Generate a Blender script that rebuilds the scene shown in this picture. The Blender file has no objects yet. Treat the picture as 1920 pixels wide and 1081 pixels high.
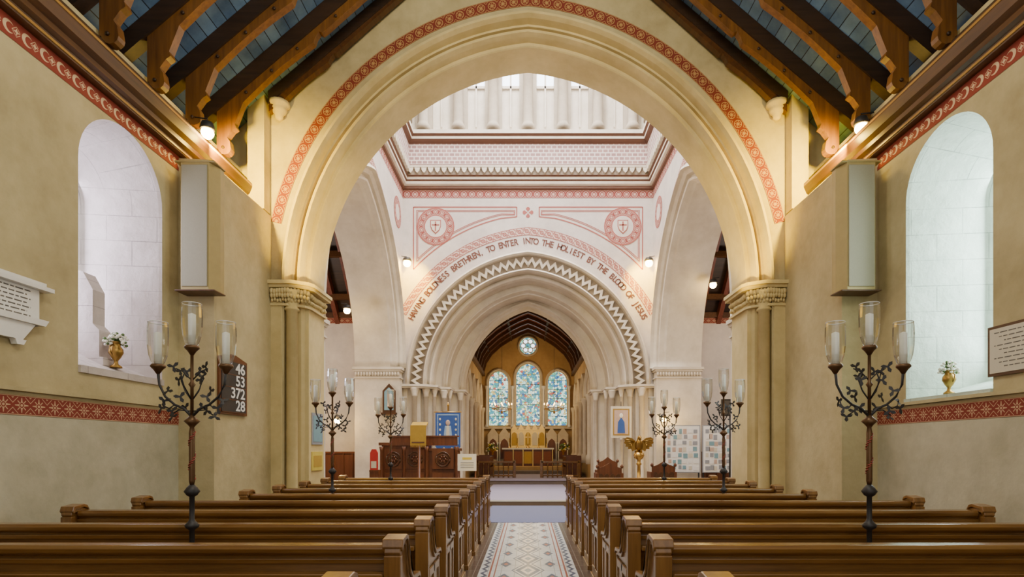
import bpy, math, random
from mathutils import Matrix, Vector
random.seed(7)
sc = bpy.context.scene
CH = 1.55
F = 1050.0

# ---------------------------------------------------------------- shader helpers
class S:
    def __init__(s, nt, k): s.nt = nt; s.k = k
    def _m(s, op, o=None, o2=None):
        n = s.nt.nodes.new('ShaderNodeMath'); n.operation = op
        for i, v in enumerate((s, o, o2)):
            if v is None: continue
            if isinstance(v, S): s.nt.links.new(v.k, n.inputs[i])
            else: n.inputs[i].default_value = v
        return S(s.nt, n.outputs[0])
    def __add__(s, o): return s._m('ADD', o)
    def __sub__(s, o): return s._m('SUBTRACT', o)
    def __mul__(s, o): return s._m('MULTIPLY', o)
    def lt(s, o): return s._m('LESS_THAN', o)
    def gt(s, o): return s._m('GREATER_THAN', o)
    def fr(s): return s._m('FRACT')
    def ab(s): return s._m('ABSOLUTE')
    def mx(s, o): return s._m('MAXIMUM', o)
    def mn(s, o): return s._m('MINIMUM', o)
    def sqrt(s): return s._m('SQRT')
    def sin(s): return s._m('SINE')
    def floor(s): return s._m('FLOOR')

def newmat(name):
    m = bpy.data.materials.new(name); m.use_nodes = True
    nt = m.node_tree; b = nt.nodes['Principled BSDF']
    return m, nt, b

def uvs(nt):
    t = nt.nodes.new('ShaderNodeTexCoord'); x = nt.nodes.new('ShaderNodeSeparateXYZ')
    nt.links.new(t.outputs['UV'], x.inputs[0])
    return S(nt, x.outputs[0]), S(nt, x.outputs[1])

def noise(nt, scale, detail=4, vec=None, rough=.6):
    n = nt.nodes.new('ShaderNodeTexNoise'); n.inputs['Scale'].default_value = scale
    n.inputs['Detail'].default_value = detail; n.inputs['Roughness'].default_value = rough
    if vec is None:
        g = nt.nodes.new('ShaderNodeNewGeometry'); vec = g.outputs['Position']
    nt.links.new(vec, n.inputs['Vector'])
    return S(nt, n.outputs['Fac'])

def mixc(nt, fac, a, b):
    n = nt.nodes.new('ShaderNodeMix'); n.data_type = 'RGBA'
    if isinstance(fac, S): nt.links.new(fac.k, n.inputs[0])
    else: n.inputs[0].default_value = fac
    for i, v in ((6, a), (7, b)):
        if isinstance(v, tuple): n.inputs[i].default_value = (*v[:3], 1)
        else: nt.links.new(v, n.inputs[i])
    return n.outputs[2]

def ramp(nt, fac, stops, interp='LINEAR'):
    n = nt.nodes.new('ShaderNodeValToRGB'); n.color_ramp.interpolation = interp
    el = n.color_ramp.elements
    while len(el) < len(stops): el.new(.5)
    for e, (p, c) in zip(el, stops): e.position = p; e.color = (*c, 1)
    nt.links.new(fac.k, n.inputs[0]); return n.outputs[0]

def bump(nt, b, h, st=.2, dist=.02):
    n = nt.nodes.new('ShaderNodeBump'); n.inputs['Strength'].default_value = st
    n.inputs['Distance'].default_value = dist
    nt.links.new(h.k, n.inputs['Height']); nt.links.new(n.outputs[0], b.inputs['Normal'])

def plaster(name, c1, c2, sc_=.8, bs=.25, rough=.85, joints=False):
    m, nt, b = newmat(name)
    n = noise(nt, sc_, 8); n2 = noise(nt, 7, 6)
    f = ((n*.75 + n2*.25) - .32) * 2.6
    col = ramp(nt, f, [(0, c2), (1, c1)])
    if joints:
        t = nt.nodes.new('ShaderNodeTexCoord'); br = nt.nodes.new('ShaderNodeTexBrick')
        nt.links.new(t.outputs['UV'], br.inputs['Vector'])
        br.inputs['Scale'].default_value = 1; br.inputs['Brick Width'].default_value = .62; br.inputs['Row Height'].default_value = .33
        br.inputs['Mortar Size'].default_value = .006; br.inputs['Mortar Smooth'].default_value = .4
        fac = S(nt, br.outputs['Fac']) * (noise(nt, 2.2, 3) * 2.2 - .6)
        fac = fac.mx(0.0).mn(.8)
        col = mixc(nt, fac, col, tuple(x*.5 for x in c2))
    nt.links.new(col, b.inputs['Base Color']); b.inputs['Roughness'].default_value = rough
    bump(nt, b, n2, bs, .03); return m

def plain(name, c, rough=.5, metal=0, var=.15, vs=9):
    m, nt, b = newmat(name)
    n = noise(nt, vs, 5)
    col = mixc(nt, n, tuple(x*(1-var) for x in c), tuple(min(1, x*(1+var)) for x in c))
    nt.links.new(col, b.inputs['Base Color'])
    b.inputs['Roughness'].default_value = rough; b.inputs['Metallic'].default_value = metal
    return m

def wood(name, c1, c2, axis=0, rough=.32, scale=1.0, coat=.0):
    m, nt, b = newmat(name)
    g = nt.nodes.new('ShaderNodeNewGeometry'); mp = nt.nodes.new('ShaderNodeMapping')
    s_ = [18*scale]*3; s_[axis] = 1.2*scale
    mp.inputs['Scale'].default_value = s_
    nt.links.new(g.outputs['Position'], mp.inputs['Vector'])
    n = noise(nt, 1.0, 6, mp.outputs[0], .65); n2 = noise(nt, .9, 2)
    f = (n*.8 + n2*.4 - .35)*1.9
    nt.links.new(ramp(nt, f, [(0, c2), (1, c1)]), b.inputs['Base Color'])
    b.inputs['Roughness'].default_value = rough
    b.inputs['Coat Weight'].default_value = coat; b.inputs['Coat Roughness'].default_value = .18
    bump(nt, b, n, .12, .004); return m

def emis(name, c, s):
    m, nt, b = newmat(name)
    b.inputs['Base Color'].default_value = (*c, 1)
    b.inputs['Emission Color'].default_value = (*c, 1); b.inputs['Emission Strength'].default_value = s
    return m

def flower_band(name, bg, fg, style=0, rough=.8):
    """u in cell units, v 0..1 across"""
    m, nt, b = newmat(name)
    u, v = uvs(nt)
    p = (u.fr() - .5).ab(); q = (v - .5).ab()
    r = (p*p + q*q).sqrt()
    if style == 0:
        petals = (p*q).lt(.009) * r.lt(.38) * r.gt(.13)
        diag = (p - q).ab().lt(.035) * r.lt(.33) * r.gt(.12)
        dot = r.lt(.07)
        corner = (p + q).gt(.84) * (p+q).lt(.90)
        ln = (q - .47).ab().lt(.018)
        dia = (p + q - .62).ab().lt(.022) * q.lt(.42)
        f = petals.mx(diag).mx(dot).mx(corner * q.lt(.42)).mx(ln).mx(dia)
    elif style == 1:
        ring = (r - .33).ab().lt(.03); diag = (p - q).ab().lt(.04) * r.lt(.30) * r.gt(.08)
        cr = (p*q).lt(.004) * r.lt(.24)
        edge = (p + q).gt(.72) * (p + q).lt(.78); ln = (q - .455).ab().lt(.02)
        f = ring.mx(diag).mx(edge).mx(ln).mx(cr)
    elif style == 3:   # crescent + cross running ornament
        pc = (u.fr() - .38); rc = (pc*pc + q*q).sqrt(); pd = (u.fr() - .48); rd = (pd*pd + q*q).sqrt()
        cres = rc.lt(.30) * rd.gt(.22)
        pe = (u.fr() - .80).ab(); cr = ((pe*q).lt(.003) * (pe + q).lt(.17)).mx((pe+q-.24).ab().lt(.02))
        f = cres.mx(cr)
    else:
        w = ((u*6.283).sin()*.22 + .5 - v).ab()
        w2 = ((u*12.566).sin()*.12 + .5 - v).ab()
        ring = (r - .2).ab().lt(.06); ln = (q - .45).ab().lt(.04)
        f = w.lt(.06).mx(ring).mx(ln).mx(w2.lt(.035)).mx((p+q).gt(.62)*(p+q).lt(.74))
    nz = noise(nt, 30, 3)
    f = f * (nz*.3 + .8)
    nt.links.new(mixc(nt, f._m('MINIMUM', 1.0), bg, fg), b.inputs['Base Color'])
    b.inputs['Roughness'].default_value = rough
    return m

M = {}
M['nave'] = plaster('plaster_nave', (.62, .53, .30), (.38, .31, .16), 1.0)
M['navelow'] = plaster('plaster_nave_low', (.62, .58, .43), (.38, .35, .24), 1.5)
M['arch'] = plaster('stone_arch', (.74, .61, .31), (.52, .41, .18), 1.2, .1)
M['cross'] = plaster('plaster_crossing', (.74, .67, .60), (.55, .49, .44), 1.2, .15)
M['crossw'] = plaster('stone_crossing', (.78, .71, .59), (.57, .50, .39), 1.5, .15)
M['crossshade'] = plaster('stone_recess_shade', (.38, .32, .25), (.28, .23, .17), 1.5, .15)  # darker copy of the crossing stone, recess shade put into the colour
M['lantcol'] = plaster('stone_lantern_shaded', (.46, .39, .29), (.32, .27, .20), 1.5, .15)  # backlit columns: their shade is part of this darker stone colour
M['reveal'] = plaster('plaster_reveal', (.66, .75, .64), (.44, .52, .44), 1.6, .6, .85, True)
M['revl'] = plaster('plaster_reveal_left', (.66, .59, .56), (.46, .40, .37), 1.6, .5, .85, True)
M['chan'] = plaster('plaster_chancel', (.60, .41, .19), (.40, .26, .11), 1.2, .15)
M['redband'] = flower_band('painted_red_band', (.22, .032, .018), (.56, .37, .22), 0)
M['redtop'] = flower_band('painted_cornice_band', (.25, .036, .02), (.66, .48, .30), 3)
M['redarch'] = flower_band('painted_arch_band', (.19, .028, .016), (.46, .27, .10), 1)
M['pinkband'] = flower_band('painted_scroll_band', (.60, .46, .38), (.30, .075, .06), 2)
M['pinkband2'] = flower_band('painted_quatrefoil_band', (.27, .055, .045), (.60, .44, .36), 1)
M['pewwood'] = wood('pew_oak', (.31, .155, .038), (.085, .032, .008), 0, .22, 1, .6)
M['pewend'] = wood('pew_end_oak', (.34, .17, .045), (.10, .04, .011), 2, .28, 1, .4)
M['carved'] = wood('carved_wood', (.21, .07, .022), (.08, .024, .008), 2, .4)
M['darkwood'] = wood('dark_timber', (.055, .025, .010), (.014, .007, .003), 0, .5)
M['litwood'] = wood('lit_timber', (.25, .105, .018), (.07, .026, .005), 2, .42)  # lamplit gold of the braces is painted into the timber colour
M['cornice'] = wood('cornice_timber', (.13, .052, .012), (.035, .013, .004), 1, .4)
M['goldline'] = wood('gilt_moulding', (.50, .28, .06), (.30, .15, .03), 1, .4)
M['chroof'] = wood('chancel_roof_timber', (.20, .05, .022), (.08, .018, .008), 1, .5)
M['brass'] = plain('brass', (.72, .46, .13), .3, 1)
M['brassdk'] = plain('aged_brass', (.36, .22, .06), .4, 1)
M['iron'] = plain('wrought_iron', (.04, .038, .04), .5, .4)
M['ironbr'] = plain('bronzed_iron', (.14, .075, .035), .4, .6)
M['candle'] = plain('candle_wax', (.92, .89, .80), .5)
M['marble'] = plain('white_marble', (.80, .80, .78), .35, 0, .08)
M['spk'] = plain('speaker_grille', (.30, .28, .20), .7, 0, .1, 60)
M['spkside'] = plain('speaker_case', (.40, .31, .12), .5)
M['black'] = plain('black_paint', (.03, .028, .03), .5)
M['white'] = plain('white_card', (.85, .85, .83), .6, 0, .05)
M['paper'] = plain('cream_paper', (.66, .62, .50), .6, 0, .05)
M['red'] = plain('red_cloth', (.5, .03, .025), .7)
M['frontal'] = plain('altar_frontal', (.22, .07, .03), .6)
M['gold'] = plain('gold_cloth', (.48, .31, .04), .5)
M['blue'] = plain('blue_cloth', (.035, .10, .36), .7)
M['ltblue'] = plain('pale_blue_cloth', (.30, .45, .65), .7)
M['green'] = plain('leaf_green', (.10, .18, .05), .6)
M['brownline'] = plain('brown_moulding', (.13, .06, .035), .6)
M['pinkpaint'] = plain('pink_paint', (.36, .10, .08), .8)
M['textpaint'] = plain('lettering_paint', (.14, .045, .03), .8)
M['carpet'] = plain('blue_carpet', (.16, .18, .30), .95, 0, .15, 60)
M['carpet2'] = plain('lilac_carpet', (.36, .33, .45), .95, 0, .15, 60)
M['stonefl'] = plain('floor_stone', (.16, .12, .09), .6, 0, .3, 3)
M['flower'] = plain('white_flower', (.85, .83, .72), .7)
M['yellow'] = plain('yellow_paper', (.65, .52, .08), .7)
M['greypap'] = plain('grey_photo', (.30, .32, .36), .6)
M['ink'] = plain('dark_ink', (.12, .11, .10), .6)
M['tealpap'] = plain('teal_photo', (.20, .36, .42), .6)
M['skin'] = plain('warm_photo', (.55, .40, .32), .6)
M['bulb'] = emis('lamp_bulb', (1, .66, .18), 60)
M['flame'] = emis('flame_glow', (1, .6, .2), 14)
M['daylight'] = emis('daylight_glass', (.90, .97, 1.0), 2.2)
M['daylight2'] = emis('lantern_glass', (.82, .90, 1.0), 3.0)
M['redtrim'] = plain('red_twist', (.30,.04,.03), .5)

def mk_boards():
    m, nt, b = newmat('blue_boards'); u, v = uvs(nt)
    l = ((v*5.5).fr() - .5).ab().gt(.465)
    bi = (v*5.5).floor()
    n = noise(nt, 2.5, 5)
    f = (n + (bi*1.7).sin()*.12)
    base = ramp(nt, f, [(.25, (.055, .11, .22)), (.75, (.18, .30, .48))])
    nt.links.new(mixc(nt, l, base, (.010, .016, .030)), b.inputs['Base Color'])
    b.inputs['Roughness'].default_value = .6; return m
M['boards'] = mk_boards()

def mk_brick():
    m, nt, b = newmat('pink_diaper_pattern')
    t = nt.nodes.new('ShaderNodeTexCoord'); br = nt.nodes.new('ShaderNodeTexBrick')
    nt.links.new(t.outputs['UV'], br.inputs['Vector'])
    br.inputs['Scale'].default_value = 1; br.inputs['Brick Width'].default_value = .17; br.inputs['Row Height'].default_value = .12
    br.inputs['Mortar Size'].default_value = .018
    br.inputs['Color1'].default_value = (.32, .19, .17, 1); br.inputs['Color2'].default_value = (.40, .25, .22, 1); br.inputs['Mortar'].default_value = (.66, .58, .53, 1)
    nt.links.new(br.outputs[0], b.inputs['Base Color']); b.inputs['Roughness'].default_value = .8; return m
M['brick'] = mk_brick()

def mk_tiles():
    m, nt, b = newmat('encaustic_tiles'); u, v = uvs(nt)
    ua = u.ab()
    gu = ((u*6.0).fr() - .5).ab(); gv = ((v*3.0).fr() - .5).ab()
    grout = gu.gt(.48).mx(gv.gt(.485))
    pv = ((v*1.35).fr() - .5).ab()*.30
    d = ua + pv
    loz = d.lt(.16); lozin = d.lt(.10); lozc = d.lt(.05); ln = (d - .20).ab().lt(.012)
    pv2 = ((v*1.35 + .5).fr() - .5).ab()*.30
    d2 = (ua - .29).ab() + pv2
    small = d2.lt(.075); smalli = d2.lt(.035)
    border = (ua - .47).ab().lt(.012).mx((ua - .41).ab().lt(.008))
    tri = ((v*4).fr() - .5).ab()*.12
    zz = (ua - .54 + tri - .03).ab().lt(.022)
    side = ua.gt(.61)
    nz = noise(nt, 12, 4)
    c = mixc(nt, nz, (.52, .53, .52), (.76, .76, .73))
    c = mixc(nt, loz, c, (.03, .075, .17)); c = mixc(nt, lozin, c, (.66, .62, .54)); c = mixc(nt, lozc, c, (.04, .12, .24)); c = mixc(nt, ln, c, (.05, .09, .17))
    c = mixc(nt, small, c, (.04, .09, .18)); c = mixc(nt, smalli, c, (.48, .15, .09)); c = mixc(nt, border, c, (.34, .08, .05)); c = mixc(nt, zz, c, (.08, .10, .16))
    c = mixc(nt, side, c, (.10, .065, .05)); c = mixc(nt, grout, c, (.28, .26, .23))
    nt.links.new(c, b.inputs['Base Color']); b.inputs['Roughness'].default_value = .3; return m
M['tiles'] = mk_tiles()

def mk_stained():
    m, nt, b = newmat('stained_glass')
    g = nt.nodes.new('ShaderNodeNewGeometry')
    vo = nt.nodes.new('ShaderNodeTexVoronoi'); vo.inputs['Scale'].default_value = 9
    ve = nt.nodes.new('ShaderNodeTexVoronoi'); ve.feature = 'DISTANCE_TO_EDGE'; ve.inputs['Scale'].default_value = 9
    nt.links.new(g.outputs['Position'], vo.inputs['Vector']); nt.links.new(g.outputs['Position'], ve.inputs['Vector'])
    sx = nt.nodes.new('ShaderNodeSeparateColor'); nt.links.new(vo.outputs['Color'], sx.inputs[0])
    c = ramp(nt, S(nt, sx.outputs[0]), [(0, (.05, .28, .34)), (.25, (.55, .80, .66)), (.45, (.14, .45, .28)), (.55, (.76, .86, .70)), (.76, (.04, .16, .36)), (.87, (.60, .45, .14)), (.95, (.45,.08,.06))], 'CONSTANT')
    e = S(nt, ve.outputs['Distance']).lt(.045)
    c = mixc(nt, e, c, (.03, .06, .06))
    b.inputs['Base Color'].default_value = (.05, .05, .05, 1)
    nt.links.new(c, b.inputs['Emission Color']); b.inputs['Emission Strength'].default_value = 2.0
    return m
M['stained'] = mk_stained()

def mk_glass():
    m = bpy.data.materials.new('clear_glass'); m.use_nodes = True; nt = m.node_tree; nt.nodes.clear()
    o = nt.nodes.new('ShaderNodeOutputMaterial'); t = nt.nodes.new('ShaderNodeBsdfTransparent'); gl = nt.nodes.new('ShaderNodeBsdfGlossy')
    gl.inputs['Roughness'].default_value = .08; mx = nt.nodes.new('ShaderNodeMixShader'); lw = nt.nodes.new('ShaderNodeLayerWeight'); lw.inputs[0].default_value = .4
    t.inputs[0].default_value = (.95, .96, .95, 1)
    f = S(nt, lw.outputs['Facing'])*.8 + .12
    nt.links.new(f.k, mx.inputs[0]); nt.links.new(t.outputs[0], mx.inputs[1]); nt.links.new(gl.outputs[0], mx.inputs[2]); nt.links.new(mx.outputs[0], o.inputs[0])
    return m
M['glass'] = mk_glass()

# ---------------------------------------------------------------- mesh builder
class MB:
    def __init__(s): s.v = []; s.f = []; s.M = Matrix.Identity(4)
    def vt(s, p): s.v.append(tuple(s.M @ Vector(p))); return len(s.v)-1
    def face(s, pts, mat, uv=None, smooth=False):
        s.f.append(([s.vt(p) for p in pts], mat, uv, smooth))
    def box(s, x0, x1, y0, y1, z0, z1, mat):
        p = [(x0,y0,z0),(x1,y0,z0),(x1,y1,z0),(x0,y1,z0),(x0,y0,z1),(x1,y0,z1),(x1,y1,z1),(x0,y1,z1)]
        i = [s.vt(q) for q in p]
        for a in ((0,3,2,1),(4,5,6,7),(0,1,5,4),(1,2,6,5),(2,3,7,6),(3,0,4,7)):
            s.f.append(([i[k] for k in a], mat, None, False))
    def prism(s, poly, plane, t0, t1, mat, side=None):
        def P(a, b, t): return {'xz': (a,t,b), 'yz': (t,a,b), 'xy': (a,b,t)}[plane]
        A = [s.vt(P(a,b,t0)) for a,b in poly]; B = [s.vt(P(a,b,t1)) for a,b in poly]
        s.f.append((A, mat, None, False)); s.f.append((B[::-1], mat, None, False))
        n = len(poly)
        for k in range(n): s.f.append(([A[k], B[k], B[(k+1)%n], A[(k+1)%n]], side or mat, None, False))
    def lathe(s, prof, c, mat, n=20, smooth=True, ax='z'):
        rings = []
        for r, z in prof:
            ring = []
            for k in range(n):
                a = 2*math.pi*k/n
                if ax == 'z': p = (c[0]+r*math.cos(a), c[1]+r*math.sin(a), c[2]+z)
                elif ax == 'y': p = (c[0]+r*math.cos(a), c[1]+z, c[2]+r*math.sin(a))
                else: p = (c[0]+z, c[1]+r*math.cos(a), c[2]+r*math.sin(a))
                ring.append(s.vt(p))
            rings.append(ring)
        for A, B in zip(rings, rings[1:]):
            for k in range(n): s.f.append(([A[k], A[(k+1)%n], B[(k+1)%n], B[k]], mat, None, smooth))
        s.f.append((rings[0][::-1], mat, None, False)); s.f.append((rings[-1], mat, None, False))
    def tube(s, pts, rad, mat, n=8):
        pts = [Vector(p) for p in pts]; rings = []
        for i, p in enumerate(pts):
            d = (pts[min(i+1, len(pts)-1)] - pts[max(i-1, 0)]).normalized()
            up = Vector((0,0,1)) if abs(d.z) < .9 else Vector((1,0,0))
            a = d.cross(up).normalized(); b = d.cross(a)
            r = rad[i] if isinstance(rad, (list, tuple)) else rad
            rings.append([s.vt(p + a*r*math.cos(t) + b*r*math.sin(t)) for t in [2*math.pi*k/n for k in range(n)]])
        for A, B in zip(rings, rings[1:]):
            for k in range(n): s.f.append(([A[k], A[(k+1)%n], B[(k+1)%n], B[k]], mat, None, True))
        s.f.append((rings[0][::-1], mat, None, False)); s.f.append((rings[-1], mat, None, False))
    def ell(s, c, r, mat, n=12, m=8, rot=None):
        R = rot or Matrix.Identity(3); rings = []
        for j in range(m+1):
            t = math.pi*j/m
            rings.append([s.vt(Vector(c) + R @ Vector((r[0]*math.sin(t)*math.cos(2*math.pi*k/n), r[1]*math.sin(t)*math.sin(2*math.pi*k/n), -r[2]*math.cos(t)))) for k in range(n)])
        for A, B in zip(rings, rings[1:]):
            for k in range(n): s.f.append(([A[k], A[(k+1)%n], B[(k+1)%n], B[k]], mat, None, True))
    def strip(s, A, B, mat, uv=None, smooth=True):
        a = [s.vt(p) for p in A]; b = [s.vt(p) for p in B]
        for k in range(len(A)-1):
            w = [(uv[k],0),(uv[k+1],0),(uv[k+1],1),(uv[k],1)] if uv else None
            s.f.append(([a[k], a[k+1], b[k+1], b[k]], mat, w, smooth))
    def text(s, txt, size, mat, mtx, depth=.003, align='CENTER', bold=0):
        cu = bpy.data.curves.new('t', 'FONT'); cu.body = txt; cu.size = size; cu.extrude = depth; cu.offset = bold
        cu.align_x = align; cu.align_y = 'CENTER'; cu.resolution_u = 3
        o = bpy.data.objects.new('t', cu); sc.collection.objects.link(o)
        dg = bpy.context.evaluated_depsgraph_get(); dg.update()
        me = bpy.data.meshes.new_from_object(o.evaluated_get(dg))
        base = len(s.v)
        for v in me.vertices: s.v.append(tuple(s.M @ (mtx @ v.co)))
        for p in me.polygons: s.f.append(([base+i for i in p.vertices], mat, None, False))
        bpy.data.objects.remove(o); bpy.data.curves.remove(cu); bpy.data.meshes.remove(me)
    def mesh(s, name):
        me = bpy.data.meshes.new(name)
        me.from_pydata(s.v, [], [f[0] for f in s.f])
        mats = []
        for f in s.f:
            if f[1] not in mats: mats.append(f[1])
        for k in mats: me.materials.append(M[k])
        uvl = me.uv_layers.new(name='UVMap')
        for p, f in zip(me.polygons, s.f):
            p.material_index = mats.index(f[1]); p.use_smooth = f[3]
            if f[2]:
                for li, w in zip(p.loop_indices, f[2]): uvl.data[li].uv = w
            else:
                n = p.normal; ax = max(range(3), key=lambda i: abs(n[i]))
                for li in p.loop_indices:
                    co = me.vertices[me.loops[li].vertex_index].co
                    uvl.data[li].uv = ((co.y, co.z), (co.x, co.z), (co.x, co.y))[ax]
        return me
    def obj(s, name, loc=(0,0,0), bevel=0, rot=0):
        o = bpy.data.objects.new(name, s.mesh(name)); o.location = loc; o.rotation_euler[2] = rot
        sc.collection.objects.link(o)
        if bevel:
            b = o.modifiers.new('Bevel', 'BEVEL'); b.width = bevel; b.segments = 2; b.limit_method = 'ANGLE'; b.angle_limit = .7
        return o

# ---------------------------------------------------------------- arches
class Arch:
    def __init__(s, a, rise, zs, N=28):
        s.a = a; s.zs = zs; s.N = N
        s.R = max((a*a + rise*rise)/(2*a), a); s.c = s.R - a
    def pts(s, d=0, z0=None):
        R = s.R + d; ph = math.acos(-s.c/R); out = []
        for k in range(s.N+1):
            t = math.pi + (ph - math.pi)*k/s.N
            out.append((s.c + R*math.cos(t), s.zs + R*math.sin(t)))
        out = out + [(-x, z) for x, z in out[-2::-1]]
        if z0 is not None: out = [(out[0][0], z0)] + out + [(out[-1][0], z0)]
        return out
def lens(p):
    u = [0]
    for a, b in zip(p, p[1:]): u.append(u[-1] + math.dist(a, b))
    return u

def mapper(plane, ctr=0):
    if plane == 'xz': return lambda a, z, t: (a+ctr, t, z)
    return lambda a, z, t: (t, a+ctr, z)

def arch_sweep(mb, A, prof, mp, mats, z0=None):
    for i in range(len(prof)-1):
        d0, t0 = prof[i]; d1, t1 = prof[i+1]
        P = A.pts(d0, z0); Q = A.pts(d1, z0)
        m = mats if isinstance(mats, str) else mats[i]
        mb.strip([mp(a, z, t0) for a, z in P], [mp(a, z, t1) for a, z in Q], m)

def band(mb, A, d0, d1, t, mp, mat, cell, zcut=None):
    P = A.pts(d0); Q = A.pts(d1); mid = A.pts((d0+d1)/2); u = [x/cell for x in lens(mid)]
    keep = [i for i in range(len(P)) if zcut is None or mid[i][1] > zcut]
    mb.strip([mp(*P[i], t) for i in keep], [mp(*Q[i], t) for i in keep], mat, [u[i] for i in keep])

def wall_notch(mb, A, d, lo, hi, z0, z1, t, mp, mat):
    P = A.pts(d, z0)
    poly = [(lo, z0), (lo, z1), (hi, z1), (hi, z0)] + P[::-1]
    mb.face([mp(a, z, t) for a, z in poly], mat)

Z = lambda h: CH + h

# ================================================================ FLOORS
mb = MB()
mb.face([(-12,-4,0),(12,-4,0),(12,21,0),(-12,21,0)], 'stonefl')
mb.obj('floor')
mb = MB()
mb.face([(-.78,-1,.006),(.78,-1,.006),(.78,11.5,.006),(-.78,11.5,.006)], 'tiles')
mb.obj('aisle_tile_floor')
mb = MB(); mb.box(-.95,.95,11.5,14.8,.001,.012,'carpet'); mb.obj('blue_carpet')
mb = MB()
mb.box(-11.5,11.5,14.8,21,.0,.15,'stonefl'); mb.box(-11.5,11.5,14.78,14.83,.12,.155,'marble')
mb.box(-1.3,1.3,14.84,20.98,.15,.16,'carpet2')
mb.box(-2.45,2.45,21,30,.0,.30,'stonefl'); mb.box(-1.5,1.5,20.97,26,.3,.31,'carpet2'); mb.box(-2.45,2.45,26,30,.3,.45,'stonefl'); mb.box(-2.2,2.2,27.3,30,.45,.6,'chan')
mb.obj('floor_chancel_steps')

# ================================================================ NAVE WALLS with windows
def nave_wall(sx, yc, hw, zsill, ztop, name, rev, oyc, ohw, slope):
    X = 4.9*sx; mb = MB(); top = 6.3
    z2 = ztop - hw; n = 24
    def q(y0, y1, za, zb, m): mb.face([(X,y0,za),(X,y1,za),(X,y1,zb),(X,y0,zb)], m)
    for y0, y1 in ((-4, yc-hw), (yc+hw, 9.6)):
        q(y0, y1, 0, 1.86, 'navelow'); q(y0, y1, 1.86, top, 'nave')
    q(yc-hw, yc+hw, 0, 1.86, 'navelow'); q(yc-hw, yc+hw, 1.86, zsill, 'nave')
    inn = [(yc-hw, zsill)] + [(yc-hw*math.cos(math.pi*k/n), z2+hw*math.sin(math.pi*k/n)) for k in range(n+1)] + [(yc+hw, zsill)]
    mb.face([(X, y, z) for y, z in inn[1:-1]] + [(X, yc+hw, top), (X, yc-hw, top)], 'nave')
    OX = X + 1.05*sx; oz2 = ztop - .25 - ohw
    out = [(oyc-ohw, zsill+slope)] + [(oyc-ohw*math.cos(math.pi*k/n), oz2+ohw*math.sin(math.pi*k/n)) for k in range(n+1)] + [(oyc+ohw, zsill+slope)]
    inn2 = [(yc+(y-yc)*.985, z-.01 if z > zsill+.1 else z) for y, z in inn]
    mb.strip([(X,y,z) for y,z in inn], [(X+.04*sx,y,z) for y,z in inn2], rev)
    mb.strip([(X+.04*sx,y,z) for y,z in inn2], [(OX,y,z) for y,z in out], rev)
    mb.face([(X,*inn[0]),(X,*inn[-1]),(OX,*out[-1]),(OX,*out[0])], rev)
    a, b = sorted((X-.03*sx, X+.12*sx)); mb.box(a, b, yc-hw, yc+hw, zsill-.03, zsill+.05, rev)
    for (a, b) in ((-4, 7.85),):
        mb.face([(X-.005*sx,a,1.86),(X-.005*sx,b,1.86),(X-.005*sx,b,2.05),(X-.005*sx,a,2.05)], 'redband', [(a/.19,0),(b/.19,0),(b/.19,1),(a/.19,1)])
        x0, x1 = sorted((X-.05*sx, X+.01*sx))
        mb.box(x0, x1, a, b, 2.09, 2.13, 'nave')
        mb.face([(X-.005*sx,a,5.42),(X-.005*sx,b+1.7,5.42),(X-.005*sx,b+1.7,5.62),(X-.005*sx,a,5.62)], 'redtop', [(a/.2,0),((b+1.7)/.2,0),((b+1.7)/.2,1),(a/.2,1)])
    mb.obj(name)
    g = MB()
    g.face([(OX-.01*sx, y, z) for y, z in out], 'daylight')
    x0, x1 = sorted((OX-.03*sx, OX-.015*sx))
    for k in range(1, 9):
        zz = zsill+slope+k*(ztop-.3-zsill-slope)/9
        g.box(x0, x1, oyc-ohw+.03, oyc+ohw-.03, zz-.01, zz+.01, 'iron')
    for k in range(1, 5):
        yy = oyc-ohw+2*ohw*k/5; g.box(x0, x1, yy-.006, yy+.006, zsill+slope, oz2+.2, 'iron')
    g.obj('window_1' if sx < 0 else 'window_2')
nave_wall(-1, 6.80, .70, 2.40, 5.42, 'wall_left', 'revl', 6.92, .45, .5)
nave_wall(1, 6.58, .68, 2.12, 5.38, 'wall_right', 'reveal', 6.70, .45, .3)

for sx, nm in ((-1,'trim_1'),(1,'trim_2')):
    mb = MB()
    prof = [(4.95,5.62),(4.80,5.62),(4.78,5.68),(4.72,5.70),(4.72,5.76),(4.66,5.80),(4.62,5.90),(4.62,5.96),(4.95,5.96)]
    mb.prism([(x*sx, z) for x, z in prof], 'xz', -4, 9.58, 'cornice')
    for (xx, zz) in ((4.795,5.65),(4.63,5.93)):
        a, b = sorted(((xx-.012)*sx, (xx+.02)*sx)); mb.box(a, b, -4, 9.57, zz-.014, zz+.014, 'goldline')
    mb.prism([(x*sx, z) for x, z in [(4.95,5.97),(4.80,5.97),(4.80,6.15),(4.95,6.15)]], 'xz', -4, 9.58, 'darkwood')
    mb.obj(nm)

for sx in (-1, 1):
    mb = MB()
    mb.prism([(4.4*sx,0),(4.4*sx,5.50),(4.48*sx,5.58),(4.9*sx,5.60),(4.9*sx,0)], 'xz', 7.85, 9.6, 'nave')
    xa, xb = sorted((4.42*sx, 4.70*sx))
    mb.box(xa, xb, 9.38, 9.62, 5.55, 7.75, 'nave')
    mb.prism([(xa-.03, 7.75), (xb+.03, 7.75), (xb+.03, 7.83), ((xa+xb)/2, 7.98), (xa-.03, 7.83)], 'xz', 9.35, 9.62, 'nave')
    mb.lathe([(.02,-.20),(.06,-.18),(.07,-.12),(.11,-.08),(.13,-.03),(.12,.0),(.17,.03),(.17,.09)], (4.22*sx, 9.50, 7.30), 'arch', 16)
    mb.obj('wall_buttress')

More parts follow.
